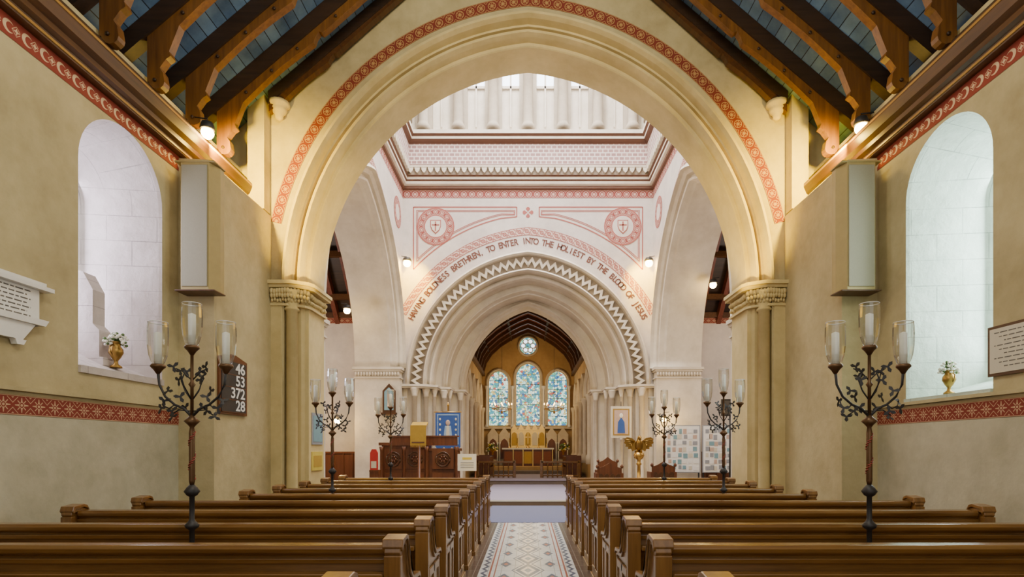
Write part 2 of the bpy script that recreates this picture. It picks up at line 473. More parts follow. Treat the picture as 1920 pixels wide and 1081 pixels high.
# ================================================================ NAVE ARCH
A1 = Arch(3.86, 4.25, Z(2.83)); mp = mapper('xz')
mb = MB()
wall_notch(mb, A1, .32, -6, 6, 0, 16, 9.6, mp, 'nave')
wall_notch(mb, A1, .0, -4.0, 4.0, 0, 16.5, 10.6, mp, 'cross')
prof = [(.32,9.6),(.33,9.52),(.30,9.46),(.26,9.46),(.235,9.54),(.225,9.68),(.19,9.68),(.18,9.77),(.15,9.79),(.13,9.66),(.085,9.66),(.07,9.76),(.06,9.89),(.015,9.90),(0,9.92),(0,10.6)]
arch_sweep(mb, A1, prof, mp, 'arch', Z(2.83))
band(mb, A1, .47, .66, 9.592, mp, 'redarch', .19, Z(3.6))
for sx in (-1, 1):
    def X(a): return a*sx
    P = [(4.4,9.58),(4.22,9.58),(4.20,9.62),(4.20,9.78),(3.96,9.78),(3.92,9.84),(3.86,9.86),(3.86,10.6),(5.0,10.6),(5.0,9.6),(4.4,9.6)]
    mb.prism([(X(a), b) for a, b in P], 'xy', 0, Z(2.83), 'arch')
    for cx, cy, r in ((4.08, 9.68, .095),):
        mb.lathe([(r*1.8,0),(r*1.8,.42),(r*1.45,.46),(r*1.5,.52),(r*1.05,.57),(r,.6),(r,Z(2.35)),(r*1.3,Z(2.36)),(r*1.3,Z(2.39)),(r*1.05,Z(2.41)),(r*1.3,Z(2.55)),(r*1.9,Z(2.68)),(r*1.5,Z(2.7))], (X(cx), cy, 0), 'arch', 18)
    cap = [(4.42,9.50),(4.05,9.50),(3.80,9.66),(3.74,9.80),(3.74,10.62),(4.42,10.62)]
    for k, (e, z0, z1) in enumerate(((0, 2.72, 2.77), (.05, 2.77, 2.83))):
        mb.prism([(X(a-e*.6 if a < 4.4 else a), b-e if b < 10 else b) for a, b in cap], 'xy', Z(z0), Z(z1), 'arch')
    mb.prism([(X(a+.07 if a < 4.4 else a), b+.06 if b < 10 else b) for a, b in cap], 'xy', Z(2.42), Z(2.46), 'arch')
    rnd = random.Random(3)
    for i in range(13):
        t = i/12
        a = 4.36 - t*.55; b = 9.56 + max(0, t-.5)*.35
        for zz, rr in ((2.52, .035), (2.58, .045), (2.66, .055)):
            mb.ell((X(a), b-(.01 if zz < 2.55 else .035), Z(zz)+rnd.uniform(-.015,.015)), (rr*.7, rr*.8, rr), 'arch', 6, 5)
    for i in range(11):
        b = 9.86 + i*.07
        for zz, rr in ((2.54, .035), (2.64, .05)):
            mb.ell((X(3.83), b, Z(zz)+rnd.uniform(-.015,.015)), (rr, rr*.7, rr), 'arch', 6, 5)
    mb.prism([(X(a-.06 if a < 4.4 else a), b-.06 if b < 10 else b) for a, b in [(4.4,9.56),(4.05,9.56),(3.9,9.7),(3.84,9.86),(3.84,10.62),(4.4,10.62)]], 'xy', 0, .42, 'arch')
mb.obj('wall_nave_arch')

# ================================================================ NAVE ROOF
SL = .85
def zr(x): return Z(5.5) + SL*(4.9-abs(x))
mb = MB()
for sx in (-1, 1):
    w = math.hypot(6.2, 6.2*SL)
    mb.face([(6.2*sx,-4,zr(6.2)),(6.2*sx,9.6,zr(6.2)),(0,9.6,zr(0)),(0,-4,zr(0))], 'boards', [(-4,0),(9.6,0),(9.6,w),(-4,w)])
    x0, x1 = sorted((4.9*sx, 6.2*sx)); mb.face([(x0,-4,5.9),(x1,-4,5.9),(x1,9.6,5.9),(x0,9.6,5.9)], 'darkwood')
mb.obj('ceiling')

def truss(y, last=False):
    mb = MB()
    for sx in (-1, 1):
        xo = 4.35 if last else 5.6
        dv = .22 if last else .30
        mb.prism([(xo*sx, zr(xo)-.01), (0, zr(0)-.01), (0, zr(0)-dv), (xo*sx, zr(xo)-dv)], 'xz', y-.08, y+.08, 'darkwood')
        zb = lambda x: zr(x)-dv
        if last:
            poly = [(4.35, zb(4.35)), (4.35, zb(4.35)-.12), (4.1, zb(4.1)-.14)]
            xs = 4.1; t1, t2 = .14, .10
        else:
            poly = [(4.86, zb(4.86)), (4.86, Z(4.66))]
            for k in range(7):
                a = math.pi + math.pi*k/6
                poly.append((4.74 - .10*math.cos(a), Z(4.66)+.09*math.sin(a)))
            poly += [(4.66, Z(4.78)), (4.70, Z(4.84)), (4.62, Z(4.95)), (4.56, Z(4.99)), (4.58, Z(5.05))]
            xs = 4.45; t1, t2 = .20, .17
        n = 12
        for k in range(n+1):
            x = xs + (3.35-xs)*k/n
            poly.append((x, zb(x)-(t1 - t1*.25*math.sin(math.pi*k/n))))
        poly += [(3.32, zb(3.32)-t1*.65), (3.26, zb(3.26)-t1*.5), (3.22, zb(3.22)-t1*.8)]
        for k in range(n+1):
            x = 3.15 + (.6-3.15)*k/n
            poly.append((x, zb(x)-t2+.04*math.sin(math.pi*k/n)))
        poly += [(.5, zb(.5))]
        mb.prism([(a*sx, b) for a, b in poly], 'xz', y-.055, y+.055, 'litwood' if not last else 'cornice')
        for px in (4.4, 4.0, 3.6, 3.0, 2.5, 2.0, 1.5):
            if not last: mb.lathe([(.022,0),(.022,-.02),(.012,-.026)], (px*sx, y-.055, zb(px)-.09), 'darkwood', 8, True, 'y')
        if not last:
            mb.lathe([(.022,0),(.022,-.02),(.012,-.026)], (4.76*sx, y-.055, Z(4.68)), 'darkwood', 8, True, 'y')
    mb.obj('roof_truss')
for y in (2.4, 3.2, 4.0, 4.8, 5.6, 6.4, 7.2, 8.0, 8.8): truss(y)
truss(9.45, True)

# ================================================================ CROSSING side arches + transepts
CY = 14.25
A2 = Arch(3.2, 4.2, Z(2.5)); 
for sx in (-1, 1):
    mp2 = mapper('yz', CY); mb = MB()
    wall_notch(mb, A2, .40, 10.6-CY, 17.9-CY, 0, Z(7.96), 4.0*sx, mp2, 'cross')
    wall_notch(mb, A2, .0, 10.6-CY, 18.2-CY, 0, Z(8.3), 5.4*sx, mp2, 'cross')
    prof = [(.40,4.0),(.40,3.90),(.33,3.87),(.30,3.97),(.22,4.04),(.20,4.16),(.14,4.18),(.11,4.08),(.06,4.10),(.04,4.24),(0,4.3),(0,5.4)]
    arch_sweep(mb, A2, [(d, t*sx) for d, t in prof], mp2, 'crossw', Z(2.5))
    band(mb, A2, .50, .74, 3.992*sx, mp2, 'pinkband', .25, Z(3.2))
    n = 32
    for cy in (11.35, 17.15):
        for ra, rb, m in ((.0,.24,'cross'),(.24,.27,'pinkpaint'),(.27,.42,'pinkband2'),(.42,.46,'pinkpaint')):
            A_ = [(3.990*sx, cy+ra*math.cos(2*math.pi*k/n), Z(7.2)+ra*math.sin(2*math.pi*k/n)) for k in range(n+1)]
            B_ = [(3.990*sx, cy+rb*math.cos(2*math.pi*k/n), Z(7.2)+rb*math.sin(2*math.pi*k/n)) for k in range(n+1)]
            mb.strip(A_, B_, m, [k*14/n for k in range(n+1)], False)
    for s2 in (-1, 1):
        ya = CY + 3.2*s2; yb = ya + .6*s2
        y0, y1 = sorted((ya, yb)); x0, x1 = sorted((4.0*sx, 5.4*sx))
        mb.box(x0, x1, y0, y1, 0, Z(2.5), 'crossw')
        e = .07
        mb.box(x0-e, x1+e, y0-e, y1+e, Z(2.42), Z(2.5), 'crossw'); mb.box(x0-e*.5, x1+e*.5, y0-e*.5, y1+e*.5, Z(2.36), Z(2.42), 'crossw')
        mb.box(x0-e*.4, x1+e*.4, y0-e*.4, y1+e*.4, Z(2.15), Z(2.19), 'crossw')
        mb.box(x0-e, x1+e, y0-e, y1+e, 0, .5, 'crossw')
        if s2 > 0:
            for i in range(16):
                mb.ell((x0+.04+i*(x1-x0-.08)/15, ya-.03, Z(2.28)), (.04,.04,.07), 'crossw', 6, 5)
    mb.obj('wall_crossing_left' if sx < 0 else 'wall_crossing_right')
    t = MB()
    X0, X1 = 5.4*sx, 11.5*sx
    t.face([(X0,18.2,0),(X1,18.2,0),(X1,18.2,Z(4.3)),(X0,18.2,Z(4.3))], 'cross')
    t.face([(X1,10.2,0),(X1,18.2,0),(X1,18.2,9),(X1,14.2,12),(X1,10.2,9)], 'cross')
    t.face([(X0,10.2,0),(X1,10.2,0),(X1,10.2,Z(4.3)),(X0,10.2,Z(4.3))], 'cross')
    t.face([(X0,18.19,Z(4.02)),(X1,18.19,Z(4.02)),(X1,18.19,Z(4.2)),(X0,18.19,Z(4.2))], 'redband', [(0,0),(33,0),(33,1),(0,1)])
    xa, xb = sorted((X0, X1))
    t.box(xa, xb, 18.08, 18.2, Z(4.2), Z(4.36), 'cornice')
    t.box(xa, xb, 18.14, 18.2, .15, 1.35, 'carved')
    for i in range(20):
        xx = xa + .1 + i*.3
        t.box(xx, xx+.04, 18.11, 18.15, .15, 1.35, 'carved')
    t.box(xa, xb, 18.10, 18.2, 1.35, 1.41, 'carved')
    t.obj('wall_transept_left' if sx < 0 else 'wall_transept_right')
    r = MB()
    r.face([(X0,18.3,Z(4.3)),(X1,18.3,Z(4.3)),(X1,14.2,Z(9)),(X0,14.2,Z(9))], 'darkwood')
    r.face([(X0,10.1,Z(4.3)),(X1,10.1,Z(4.3)),(X1,14.2,Z(9)),(X0,14.2,Z(9))], 'darkwood')
    for i in range(10):
        xx = (5.5+i*.62)*sx
        a, b = sorted((xx, xx+.14*sx))
        r.prism([(18.2,Z(4.35)),(14.2,Z(8.9)),(14.2,Z(8.55)),(18.2,Z(4.0))], 'yz', a, b, 'chroof')
    for k in range(4):
        yy = 17.6-k*.9; zz = Z(4.3+(18.2-yy)*1.147-.35)
        r.box(xa, xb, yy-.08, yy+.08, zz, zz+.16, 'cornice')
    r.obj('ceiling_transept')

mb = MB()
def ringpts(s): return [(-(4-s),10.62), (-(4-s),17.9-s), (4-s,17.9-s), (4-s,10.62)]
PR = [(0,7.95,None),(0,8.21,'pinkband2'),(.07,8.24,'brownline'),(.07,8.32,'brownline'),(.13,8.36,'crossw'),(.13,8.44,'crossw'),(.17,8.48,'brownline'),(.17,8.56,'crossw'),(.22,8.60,'brownline'),(.20,8.62,'crossshade'),(.20,8.80,'crossshade'),(.28,8.82,'crossw'),(.28,8.87,'crossw'),(.24,8.92,'brownline'),(.24,9.56,'brick'),(.30,9.60,'brownline'),(.36,9.66,'brownline'),(.36,9.74,'crossw'),(.42,9.80,'brownline'),(.42,9.92,'crossw'),(.0,9.98,'crossw'),(.0,14.8,'crossw')]
for (s0,h0,_),(s1,h1,m) in zip(PR, PR[1:]):
    a = ringpts(s0); b = ringpts(s1)
    for k in range(3):
        L = math.dist(a[k], a[k+1])
        if m.startswith('pinkband'): uv = [(0,0),(L/.26,0),(L/.26,1),(0,1)]
        elif m == 'brick': uv = [(0,0),(L,0),(L,h1-h0),(0,h1-h0)]
        else: uv = None
        mb.face([(*a[k],Z(h0)),(*a[k+1],Z(h0)),(*b[k+1],Z(h1)),(*b[k],Z(h1))], m, uv)
n = 36
for i in range(n):
    x = -3.7 + 7.4*i/(n-1)
    mb.prism([(x-.085,Z(8.80)),(x+.085,Z(8.80)),(x+.06,Z(8.70)),(x,Z(8.64)),(x-.06,Z(8.70))], 'xz', 17.9-.28, 17.9-.2, 'crossw')
    y = 10.8 + 6.75*i/(n-1)
    for sx in (-1, 1):
        mb.prism([(y-.08,Z(8.80)),(y+.08,Z(8.80)),(y+.06,Z(8.70)),(y,Z(8.64)),(y-.06,Z(8.70))], 'yz', min(3.72*sx,3.8*sx), max(3.72*sx,3.8*sx), 'crossw')
cols = [-3.3,-2.2,-1.1,0,1.1,2.2,3.3]
def lcol(x, y):
    mb.lathe([(.22,0),(.22,.12),(.17,.2),(.15,.25),(.15,2.3),(.19,2.32),(.16,2.36),(.26,2.6),(.28,2.75)], (x, y, Z(9.98)), 'lantcol', 14)
for x in cols:
    lcol(x, 17.66); mb.box(x-.27, x+.27, 17.76, 17.9, Z(9.98), Z(12.8), 'lantcol'); 
for k in range(6):
    for sx in (-1, 1):
        yy = 11.4+k*1.15; 
        lcol(3.76*sx, yy); a, b = sorted((3.86*sx, 4.0*sx)); mb.box(a, b, yy-.27, yy+.27, Z(9.98), Z(12.8), 'lantcol')
mb.box(-4,4,17.55,17.9,Z(12.75),Z(13.1),'crossw')
for sx in (-1,1):
    a, b = sorted((3.65*sx,4*sx)); mb.box(a,b,10.62,17.9,Z(12.75),Z(13.1),'crossw')
mb.face([(-4,10.6,Z(14.8)),(4,10.6,Z(14.8)),(4,17.9,Z(14.8)),(-4,17.9,Z(14.8))], 'crossw')
mb.obj('wall_lantern')
g = MB()
for i in range(6):
    x = cols[i]+.28; g.box(x, x+.54, 17.86, 17.885, Z(11.5), Z(12.6), 'daylight2'); g.box(x+.245,x+.295,17.84,17.86,Z(10.2),Z(12.6),'crossw'); g.box(x,x+.54,17.84,17.87,Z(11.42),Z(11.5),'crossw')
for k in range(5):
    for sx in (-1,1):
        yy = 11.4+k*1.15+.28; a, b = sorted((3.96*sx, 3.985*sx)); g.box(a,b,yy,yy+.6,Z(11.2),Z(12.6),'daylight2')
g.obj('window_3')

# ================================================================ CHANCEL ARCH WALL y=17.9
zs3 = Z(2.0)
A3 = Arch(3.1, 3.44, zs3); A3.R = 3.46; A3.c = .36
mb = MB()
wall_notch(mb, A3, .80, -4.0, 4.0, zs3, Z(7.96), 17.9, mp, 'cross')
for sx in (-1,1): 
    a, b = sorted((4.0*sx, 3.85*sx)); mb.box(a, b, 17.9, 18.6, 0, zs3, 'crossw')
prof = [(.80,17.9),(.80,17.78),(.74,17.73),(.70,17.80),(.69,17.98),(.26,17.98),(.25,17.82),(.20,17.78),(.17,17.88),(.16,18.18),(.11,18.20),(.08,18.06),(.03,18.12),(0,18.26),(0,18.75)]
arch_sweep(mb, A3, prof, mp, ['crossw']*4+['crossshade']+['crossw']*9, zs3)
A4 = Arch(2.72, 3.15, zs3); A5 = Arch(2.28, 2.96, zs3)
P = A3.pts(0); Q = A4.pts(.12)
mb.strip([(x,18.75,z) for x,z in P],[(x,18.75,z) for x,z in Q],'crossw',None,False)
arch_sweep(mb, A4, [(.12,18.75),(.12,18.64),(.07,18.60),(.05,18.76),(.03,18.84),(0,18.86),(0,19.6)], mp, 'crossw', zs3)
P = A4.pts(0); Q = A5.pts(.12)
mb.strip([(x,19.6,z) for x,z in P],[(x,19.6,z) for x,z in Q],'crossw',None,False)
arch_sweep(mb, A5, [(.12,19.6),(.12,19.50),(.06,19.46),(.04,19.6),(0,19.68),(0,20.4)], mp, 'crossw', zs3)
wall_notch(mb, A5, 0, -4.2, 4.2, 0, Z(8), 20.4, mp, 'chan')
R0, R1 = A3.R+.30, A3.R+.65; c3 = A3.c
K = 24
def zig(sx):
    inner, outer = [], []
    pha = math.acos(-c3/((R0+R1)/2)); 
    for k in range(K*2+1):
        t = math.pi + (pha-math.pi)*k/(K*2)
        rr = R1-.08 if k % 2 else R0+.08
        for lst, o in ((inner, -.07), (outer, .07)):
            lst.append(((c3+(rr+o)*math.cos(t))*sx, zs3+(rr+o)*math.sin(t)))
    f0, f1 = 17.86, 17.98
    mb.strip([(x,f0,z) for x,z in inner],[(x,f0,z) for x,z in outer],'crossw',None,False)
    mb.strip([(x,f1,z) for x,z in inner],[(x,f0,z) for x,z in inner],'crossw',None,False)
    mb.strip([(x,f1,z) for x,z in outer],[(x,f0,z) for x,z in outer],'crossw',None,False)
zig(-1); zig(1)
band(mb, A3, 5.04-.25-A3.R, 5.04-A3.R, 17.893, mp, 'pinkband', .24, Z(4.1))
def thin(poly, w, mat, y=17.892):
    for (a, b), (c, d) in zip(poly, poly[1:]):
        L = math.hypot(c-a, d-b); nx, nz = -(d-b)/L*w/2, (c-a)/L*w/2
        mb.face([(a-nx,y,b-nz),(c-nx,y,d-nz),(c+nx,y,d+nz),(a+nx,y,b+nz)], mat)
for sx in (-1, 1):
    for off, w in ((0, .035), (.10, .02), (.14, .02)):
        Rr = 5.45 + off; arc = []
        ta = math.acos((-3.66+off-.36)/Rr); tb = math.acos((-.85-.36)/Rr)
        for k in range(15):
            t = ta + (tb-ta)*k/14; arc.append(((.36+Rr*math.cos(t))*sx, zs3+Rr*math.sin(t)))
        pl = [(sx*(-3.66+off), Z(7.67)-off), (sx*(-.36-off*.6), Z(7.67)-off), (sx*(-.36-off*.6), Z(7.36)+off*.6), arc[-1]]
        thin([arc[0]] + pl[:1], w, 'pinkpaint'); thin(pl, w, 'pinkpaint'); thin(arc, w, 'pinkpaint')
for a in range(4):
    ca, sa = math.cos(a*math.pi/2), math.sin(a*math.pi/2)
    pts = [(.02,0),(.12,.07),(.17,.03),(.17,-.03),(.12,-.07)]
    mb.face([(ca*x-sa*z, 17.892, Z(7.5)+sa*x+ca*z) for x, z in pts], 'pinkpaint')
for rx in (-2.95, 3.03):
    n = 32
    for ra, rb, m in ((.0,.34,'cross'),(.34,.37,'pinkpaint'),(.37,.56,'pinkband2'),(.56,.60,'pinkpaint')):
        A_ = [(rx+ra*math.cos(2*math.pi*k/n), 17.888, Z(7.05)+ra*math.sin(2*math.pi*k/n)) for k in range(n+1)]
        B_ = [(rx+rb*math.cos(2*math.pi*k/n), 17.888, Z(7.05)+rb*math.sin(2*math.pi*k/n)) for k in range(n+1)]
        mb.strip(A_, B_, m, [k*14/n for k in range(n+1)], False)
    sh = [(-.17,.2),(.17,.2),(.17,0),(.12,-.13),(0,-.24),(-.12,-.13),(-.17,0)]
    mb.prism([(rx+a, Z(7.05)+b) for a, b in sh], 'xz', 17.875, 17.885, 'pinkpaint')
    mb.prism([(rx+a*.85, Z(7.05)+b*.85) for a, b in sh], 'xz', 17.868, 17.876, 'paper')
    mb.box(rx-.02, rx+.02, 17.862, 17.869, Z(6.9), Z(7.2), 'pinkpaint'); mb.box(rx-.12, rx+.12, 17.862, 17.869, Z(7.07), Z(7.11), 'pinkpaint')
TXT = "HAVING BOLDNESS BRETHREN, TO ENTER INTO THE HOLIEST BY THE BLOOD OF JESUS"
Rt = 4.60; pha = math.acos(-.36/Rt); tot = 2*Rt*(math.radians(153)-pha)
for i, ch in enumerate(TXT):
    if ch == ' ': continue
    tt = -tot/2 + tot*(i+.5)/len(TXT)
    ph = pha + abs(tt)/Rt; x = .36+Rt*math.cos(ph); z = zs3+Rt*math.sin(ph); ang = ph-math.pi/2
    if tt > 0: x = -x; ang = -ang
    mt = Matrix.Translation((x, 17.888, z)) @ Matrix.Rotation(-ang, 4, 'Y') @ Matrix.Rotation(math.pi/2, 4, 'X') @ Matrix.Scale(.84, 4, (1,0,0))
    mb.text(ch, .28, 'textpaint', mt, .002, 'CENTER', .005)
for sx in (-1, 1):
    P = [(3.9,17.95),(3.45,17.95),(3.45,18.14),(3.1,18.16),(3.1,18.75),(2.72,18.78),(2.72,19.6),(2.28,19.62),(2.28,20.4),(4.2,20.4),(4.2,17.95)]
    mb.prism([(a*sx, b) for a, b in P], 'xy', 0, zs3-.0, 'crossw')
    for cx, cy, r in ((3.62,17.86,.08),(3.28,18.02,.07),(3.02,18.12,.05),(2.80,18.66,.08),(2.62,18.78,.05),(2.36,19.52,.07)):
        mb.lathe([(r*1.8,0),(r*1.8,.3),(r*1.3,.4),(r,.45),(r,Z(1.62)),(r*1.3,Z(1.63)),(r*1.1,Z(1.67)),(r*1.9,Z(1.86)),(r*1.9,Z(1.9))], (cx*sx, cy, 0), 'crossw', 12)
    for e, z0, z1 in ((.05,1.88,1.93),(.09,1.93,2.0)):
        mb.prism([(sx*(a-e if a<4 else a), b-e if b<20 else b) for a, b in [(4.0,17.80),(3.5,17.80),(3.2,17.94),(2.98,18.1),(2.98,18.6),(2.66,18.64),(2.62,19.45),(2.25,19.5),(2.25,20.35),(4.0,20.35)]], 'xy', Z(z0), Z(z1), 'crossw')
mb.obj('wall_chancel_arch')

# ================================================================ CHANCEL
mb = MB(); CW = 2.45
for sx in (-1, 1):
    mb.face([(CW*sx,20.4,0),(CW*sx,30,0),(CW*sx,30,Z(4.2)),(CW*sx,20.4,Z(4.2))], 'chan')
    for k in range(5):
        yy = 21.6+k*1.85
        mb.lathe([(.14,0),(.14,.3),(.09,.4),(.09,2.4),(.15,2.6),(.16,2.7)], ((CW-.08)*sx, yy, .9), 'crossw', 10)
        if k < 4:
            Aw = Arch(.80, 1.0, Z(2.1), 10); mpw = mapper('yz', yy+.925)
            arch_sweep(mb, Aw, [(.12,(CW-.02)*sx),(.1,(CW-.12)*sx),(0,(CW-.12)*sx),(-.06,(CW-.02)*sx)], mpw, 'crossw')
            mb.face([((CW-.01)*sx, a+yy+.925, z) for a, z in Aw.pts(-.08, Z(.2))], 'crossw')
    a, b = sorted(((CW-.14)*sx,CW*sx)); mb.box(a,b,20.4,30,Z(3.8),Z(3.98),'cornice')
mb.face([(-2.7,30,0),(2.7,30,0),(2.7,30,Z(6.6)),(-2.7,30,Z(6.6))], 'chan')
LC = ((-1.57,.50,4.05),(0,.62,4.45),(1.57,.50,4.05))
for cx, hw, zt in LC:
    z0 = Z(1.17); Aw = Arch(hw, hw*1.15, Z(zt)-hw*1.15, 10); mpw = mapper('xz', cx)
    arch_sweep(mb, Aw, [(.16,29.99),(.16,29.88),(.10,29.84),(.06,29.90),(0,29.9),(0,29.98)], mpw, 'crossw', z0)
for cx in (-2.2,-.83,.83,2.2):
    mb.lathe([(.1,0),(.1,.1),(.055,.18),(.055,2.0),(.1,2.15),(.11,2.22)], (cx, 29.82, Z(1.05)), 'marble', 10)
mb.box(-2.4,2.4,29.78,30,Z(.98),Z(1.1),'crossw')
mb.lathe([(.44,0),(.44,-.1),(.50,-.14),(.56,-.1),(.56,0)], (0,29.98,Z(5.40)), 'crossw', 24, True, 'y')
mb.obj('wall_chancel')
g = MB()
for cx, hw, zt in LC:
    z0 = Z(1.17); Aw = Arch(hw, hw*1.15, Z(zt)-hw*1.15, 10)
    g.face([(cx+a, 29.95, z) for a, z in Aw.pts(0, z0)], 'stained')
    for k in range(1, 6):
        zz = z0+k*(zt-1.17)/6; g.box(cx-hw, cx+hw, 29.93, 29.945, zz-.012, zz+.012, 'iron')
    g.box(cx-.012, cx+.012, 29.93, 29.945, z0, Z(zt), 'iron')
g.obj('window_4')
g = MB()
g.face([(.44*math.cos(k*math.pi/12), 29.87, Z(5.40)+.44*math.sin(k*math.pi/12)) for k in range(24)], 'stained')
for k in range(6):
    a = k*math.pi/3; g.lathe([(.11,0),(.11,-.02),(.14,-.03),(.15,0)], (.26*math.cos(a), 29.86, Z(5.40)+.26*math.sin(a)), 'crossw', 12, True, 'y')
    g.face([(.26*math.cos(a)+.10*math.cos(j*math.pi/6), 29.82, Z(5.40)+.26*math.sin(a)+.10*math.sin(j*math.pi/6)) for j in range(12)], 'daylight2')
g.obj('window_5')
mb = MB()
rp = [(-CW-.05,3.92),(-CW+.10,4.45),(-CW+.42,4.95),(-1.5,5.42),(-.9,5.80),(-.4,6.05),(0,6.2)]
rp = rp + [(-a,b) for a,b in rp[-2::-1]]
mb.strip([(a,20.4,Z(b)) for a,b in rp],[(a,30,Z(b)) for a,b in rp],'chroof')
for k in range(9):
    yy = 20.7+k*1.1; sc_ = .93
    q = [(a*sc_, 3.92+(b-3.92)*.93-.0) for a,b in rp]
    mb.strip([(a,yy,Z(b)) for a,b in rp],[(a,yy,Z(b)) for a,b in q],'cornice',None,False)
    mb.strip([(a,yy,Z(b)) for a,b in q],[(a,yy+.14,Z(b)) for a,b in q],'cornice')
    mb.strip([(a,yy+.14,Z(b)) for a,b in q],[(a,yy+.14,Z(b)) for a,b in rp],'cornice',None,False)
for j in (2,4,8,10):
    x, h = rp[j]; mb.box(x-.05, x+.05, 20.4, 30, Z(h)-.12, Z(h)-.02, 'darkwood')
mb.obj('ceiling_chancel')

# altar
mb = MB()
mb.box(-1.25,1.25,28.5,29.3,.6,1.44,'carved'); mb.box(-1.32,1.32,28.42,29.35,1.44,1.52,'marble')
for k in range(5):
    x = -1.0+k*.5
    mb.box(x-.2,x+.2,28.46,28.5,.72,1.34,'gold' if k==2 else 'frontal'); mb.box(x+.23,x+.27,28.45,28.5,.6,1.44,'brass')
mb.obj('altar')
mb = MB()
mb.box(-.9,.9,29.5,29.75,1.4,2.5,'brass')
for k in range(5):
    x = -.72+k*.36; Aw = Arch(.14,.2,2.15,6)
    mb.prism([(x+a, z) for a, z in Aw.pts(0,1.65)], 'xz', 29.44, 29.5, 'paper' if k%2 else 'gold')
    mb.prism([(x-.17,2.45),(x+.17,2.45),(x,2.78)], 'xz', 29.45, 29.52, 'brass')
for sx in (-1,1):
    for j in range(2):
        x = (1.25+j*.60)*sx
        mb.box(x-.28,x+.28,29.6,29.77,.6,2.2,'crossw'); Aw = Arch(.2,.3,1.7,8)
        mb.prism([(x+a, z) for a, z in Aw.pts(0,.95)], 'xz', 29.55, 29.61, 'carved')
        mb.prism([(x-.3,2.2),(x+.3,2.2),(x,2.62)], 'xz', 29.6, 29.75, 'crossw')
        for s2 in (-1,1): mb.lathe([(.05,0),(.03,.1),(.03,1.0),(.06,1.1)], (x+.24*s2,29.52,.7), 'marble', 8)
mb.obj('reredos')
for sx in (-1,1):
    for j,(x,zb) in enumerate(((.55,1.52),(.95,1.52))):
        c = MB(); c.lathe([(.07,0),(.07,.02),(.02,.05),(.02,.2),(.05,.22),(.02,.24),(.018,.24),(.018,.5)], (x*sx,28.9,zb),'brass',10)
        c.lathe([(.015,.5),(.015,.75),(.0,.8)],(x*sx,28.9,zb),'candle',8); c.obj('altar_candlestick')
c = MB(); c.lathe([(.1,0),(.1,.03),(.03,.08),(.03,.2)],(0,28.95,1.52),'brass',10); c.box(-.02,.02,28.93,28.97,1.7,2.3,'brass'); c.box(-.17,.17,28.93,28.97,2.05,2.1,'brass'); c.obj('altar_cross')
def flowers(mb, c, r, n, mats=('flower','flower','green')):
    rnd = random.Random(int(c[0]*100)+n)
    for i in range(n):
        a = rnd.uniform(0,6.28); b = rnd.uniform(-.3,1.4); q = r*rnd.uniform(.5,1)
        p = (c[0]+q*math.cos(a)*math.cos(b), c[1]+q*math.sin(a)*math.cos(b), c[2]+q*math.sin(b))
        mb.tube([c, p], .003, 'green', 4); m = rnd.choice(mats); mb.ell(p, (r*.16,r*.16,r*.13), m, 6, 4)
for sx in (-1,1):
    f = MB(); f.lathe([(.13,0),(.13,.04),(.04,.1),(.04,.7),(.12,.8),(.14,.9)], (1.75*sx,27.7,.6), 'brass', 12)
    flowers(f, (1.75*sx,27.7,1.45), .32, 50, ('flower','green','green','yellow')); f.obj('flower_stand')
mb = MB()
for sx in (-1,1):
    a, b = sorted((.55*sx, 2.1*sx)); mb.box(a,b,22.95,23.07,.92,.98,'pewwood'); mb.box(a,b,22.98,23.04,.36,.42,'pewwood')
    for k in range(8):
        x = (.6+k*.205)*sx
        mb.lathe([(.035,0),(.035,.06),(.02,.1),(.03,.3),(.02,.45),(.035,.55),(.035,.62)],(x,23.01,.31),'pewwood',8)
    for x in (.55,2.1): mb.box(x*sx-.05,x*sx+.05,22.95,23.07,.3,1.02,'pewwood')
mb.obj('altar_rail')
for sx in (-1,1):
    mb = MB(); a, b = sorted((1.6*sx, 2.25*sx))
    mb.box(min(1.6*sx,1.68*sx),max(1.6*sx,1.68*sx),23.6,25.8,.3,1.15,'carved'); mb.box(a,b,23.6,25.8,.7,.76,'carved'); mb.box(a,b,23.5,23.6,.3,1.2,'carved'); mb.box(a,b,25.8,25.9,.3,1.2,'carved')
    mb.obj('choir_stall')
for sx in (-1,1):
    c = MB(); cx, cy, cz = 1.12*sx, 24, Z(1.65)
    n = 24; c.tube([(cx+.42*math.cos(2*math.pi*k/n), cy+.42*math.sin(2*math.pi*k/n), cz) for k in range(n+1)], .018, 'brass', 6)
    for k in range(8):
        a = 2*math.pi*k/8; x, y = cx+.42*math.cos(a), cy+.42*math.sin(a)
        c.tube([(cx,cy,cz-.12),(cx+.2*math.cos(a),cy+.2*math.sin(a),cz-.1),(x,y,cz)], .01,'brass',5)
        c.lathe([(.03,0),(.04,.03),(.015,.03),(.015,.16),(.0,.17)],(x,y,cz),'candle',8); c.ell((x,y,cz+.2),(.025,.025,.05),'flame',6,5)
        c.tube([(x,y,cz),(cx,cy,cz+.75)],.005,'brass',4)
    c.tube([(cx,cy,cz+.75),(cx,cy,Z(5.6))],.008,'iron',5); c.ell((cx,cy,cz-.15),(.05,.05,.07),'brass',8,6)
    c.obj('chandelier')

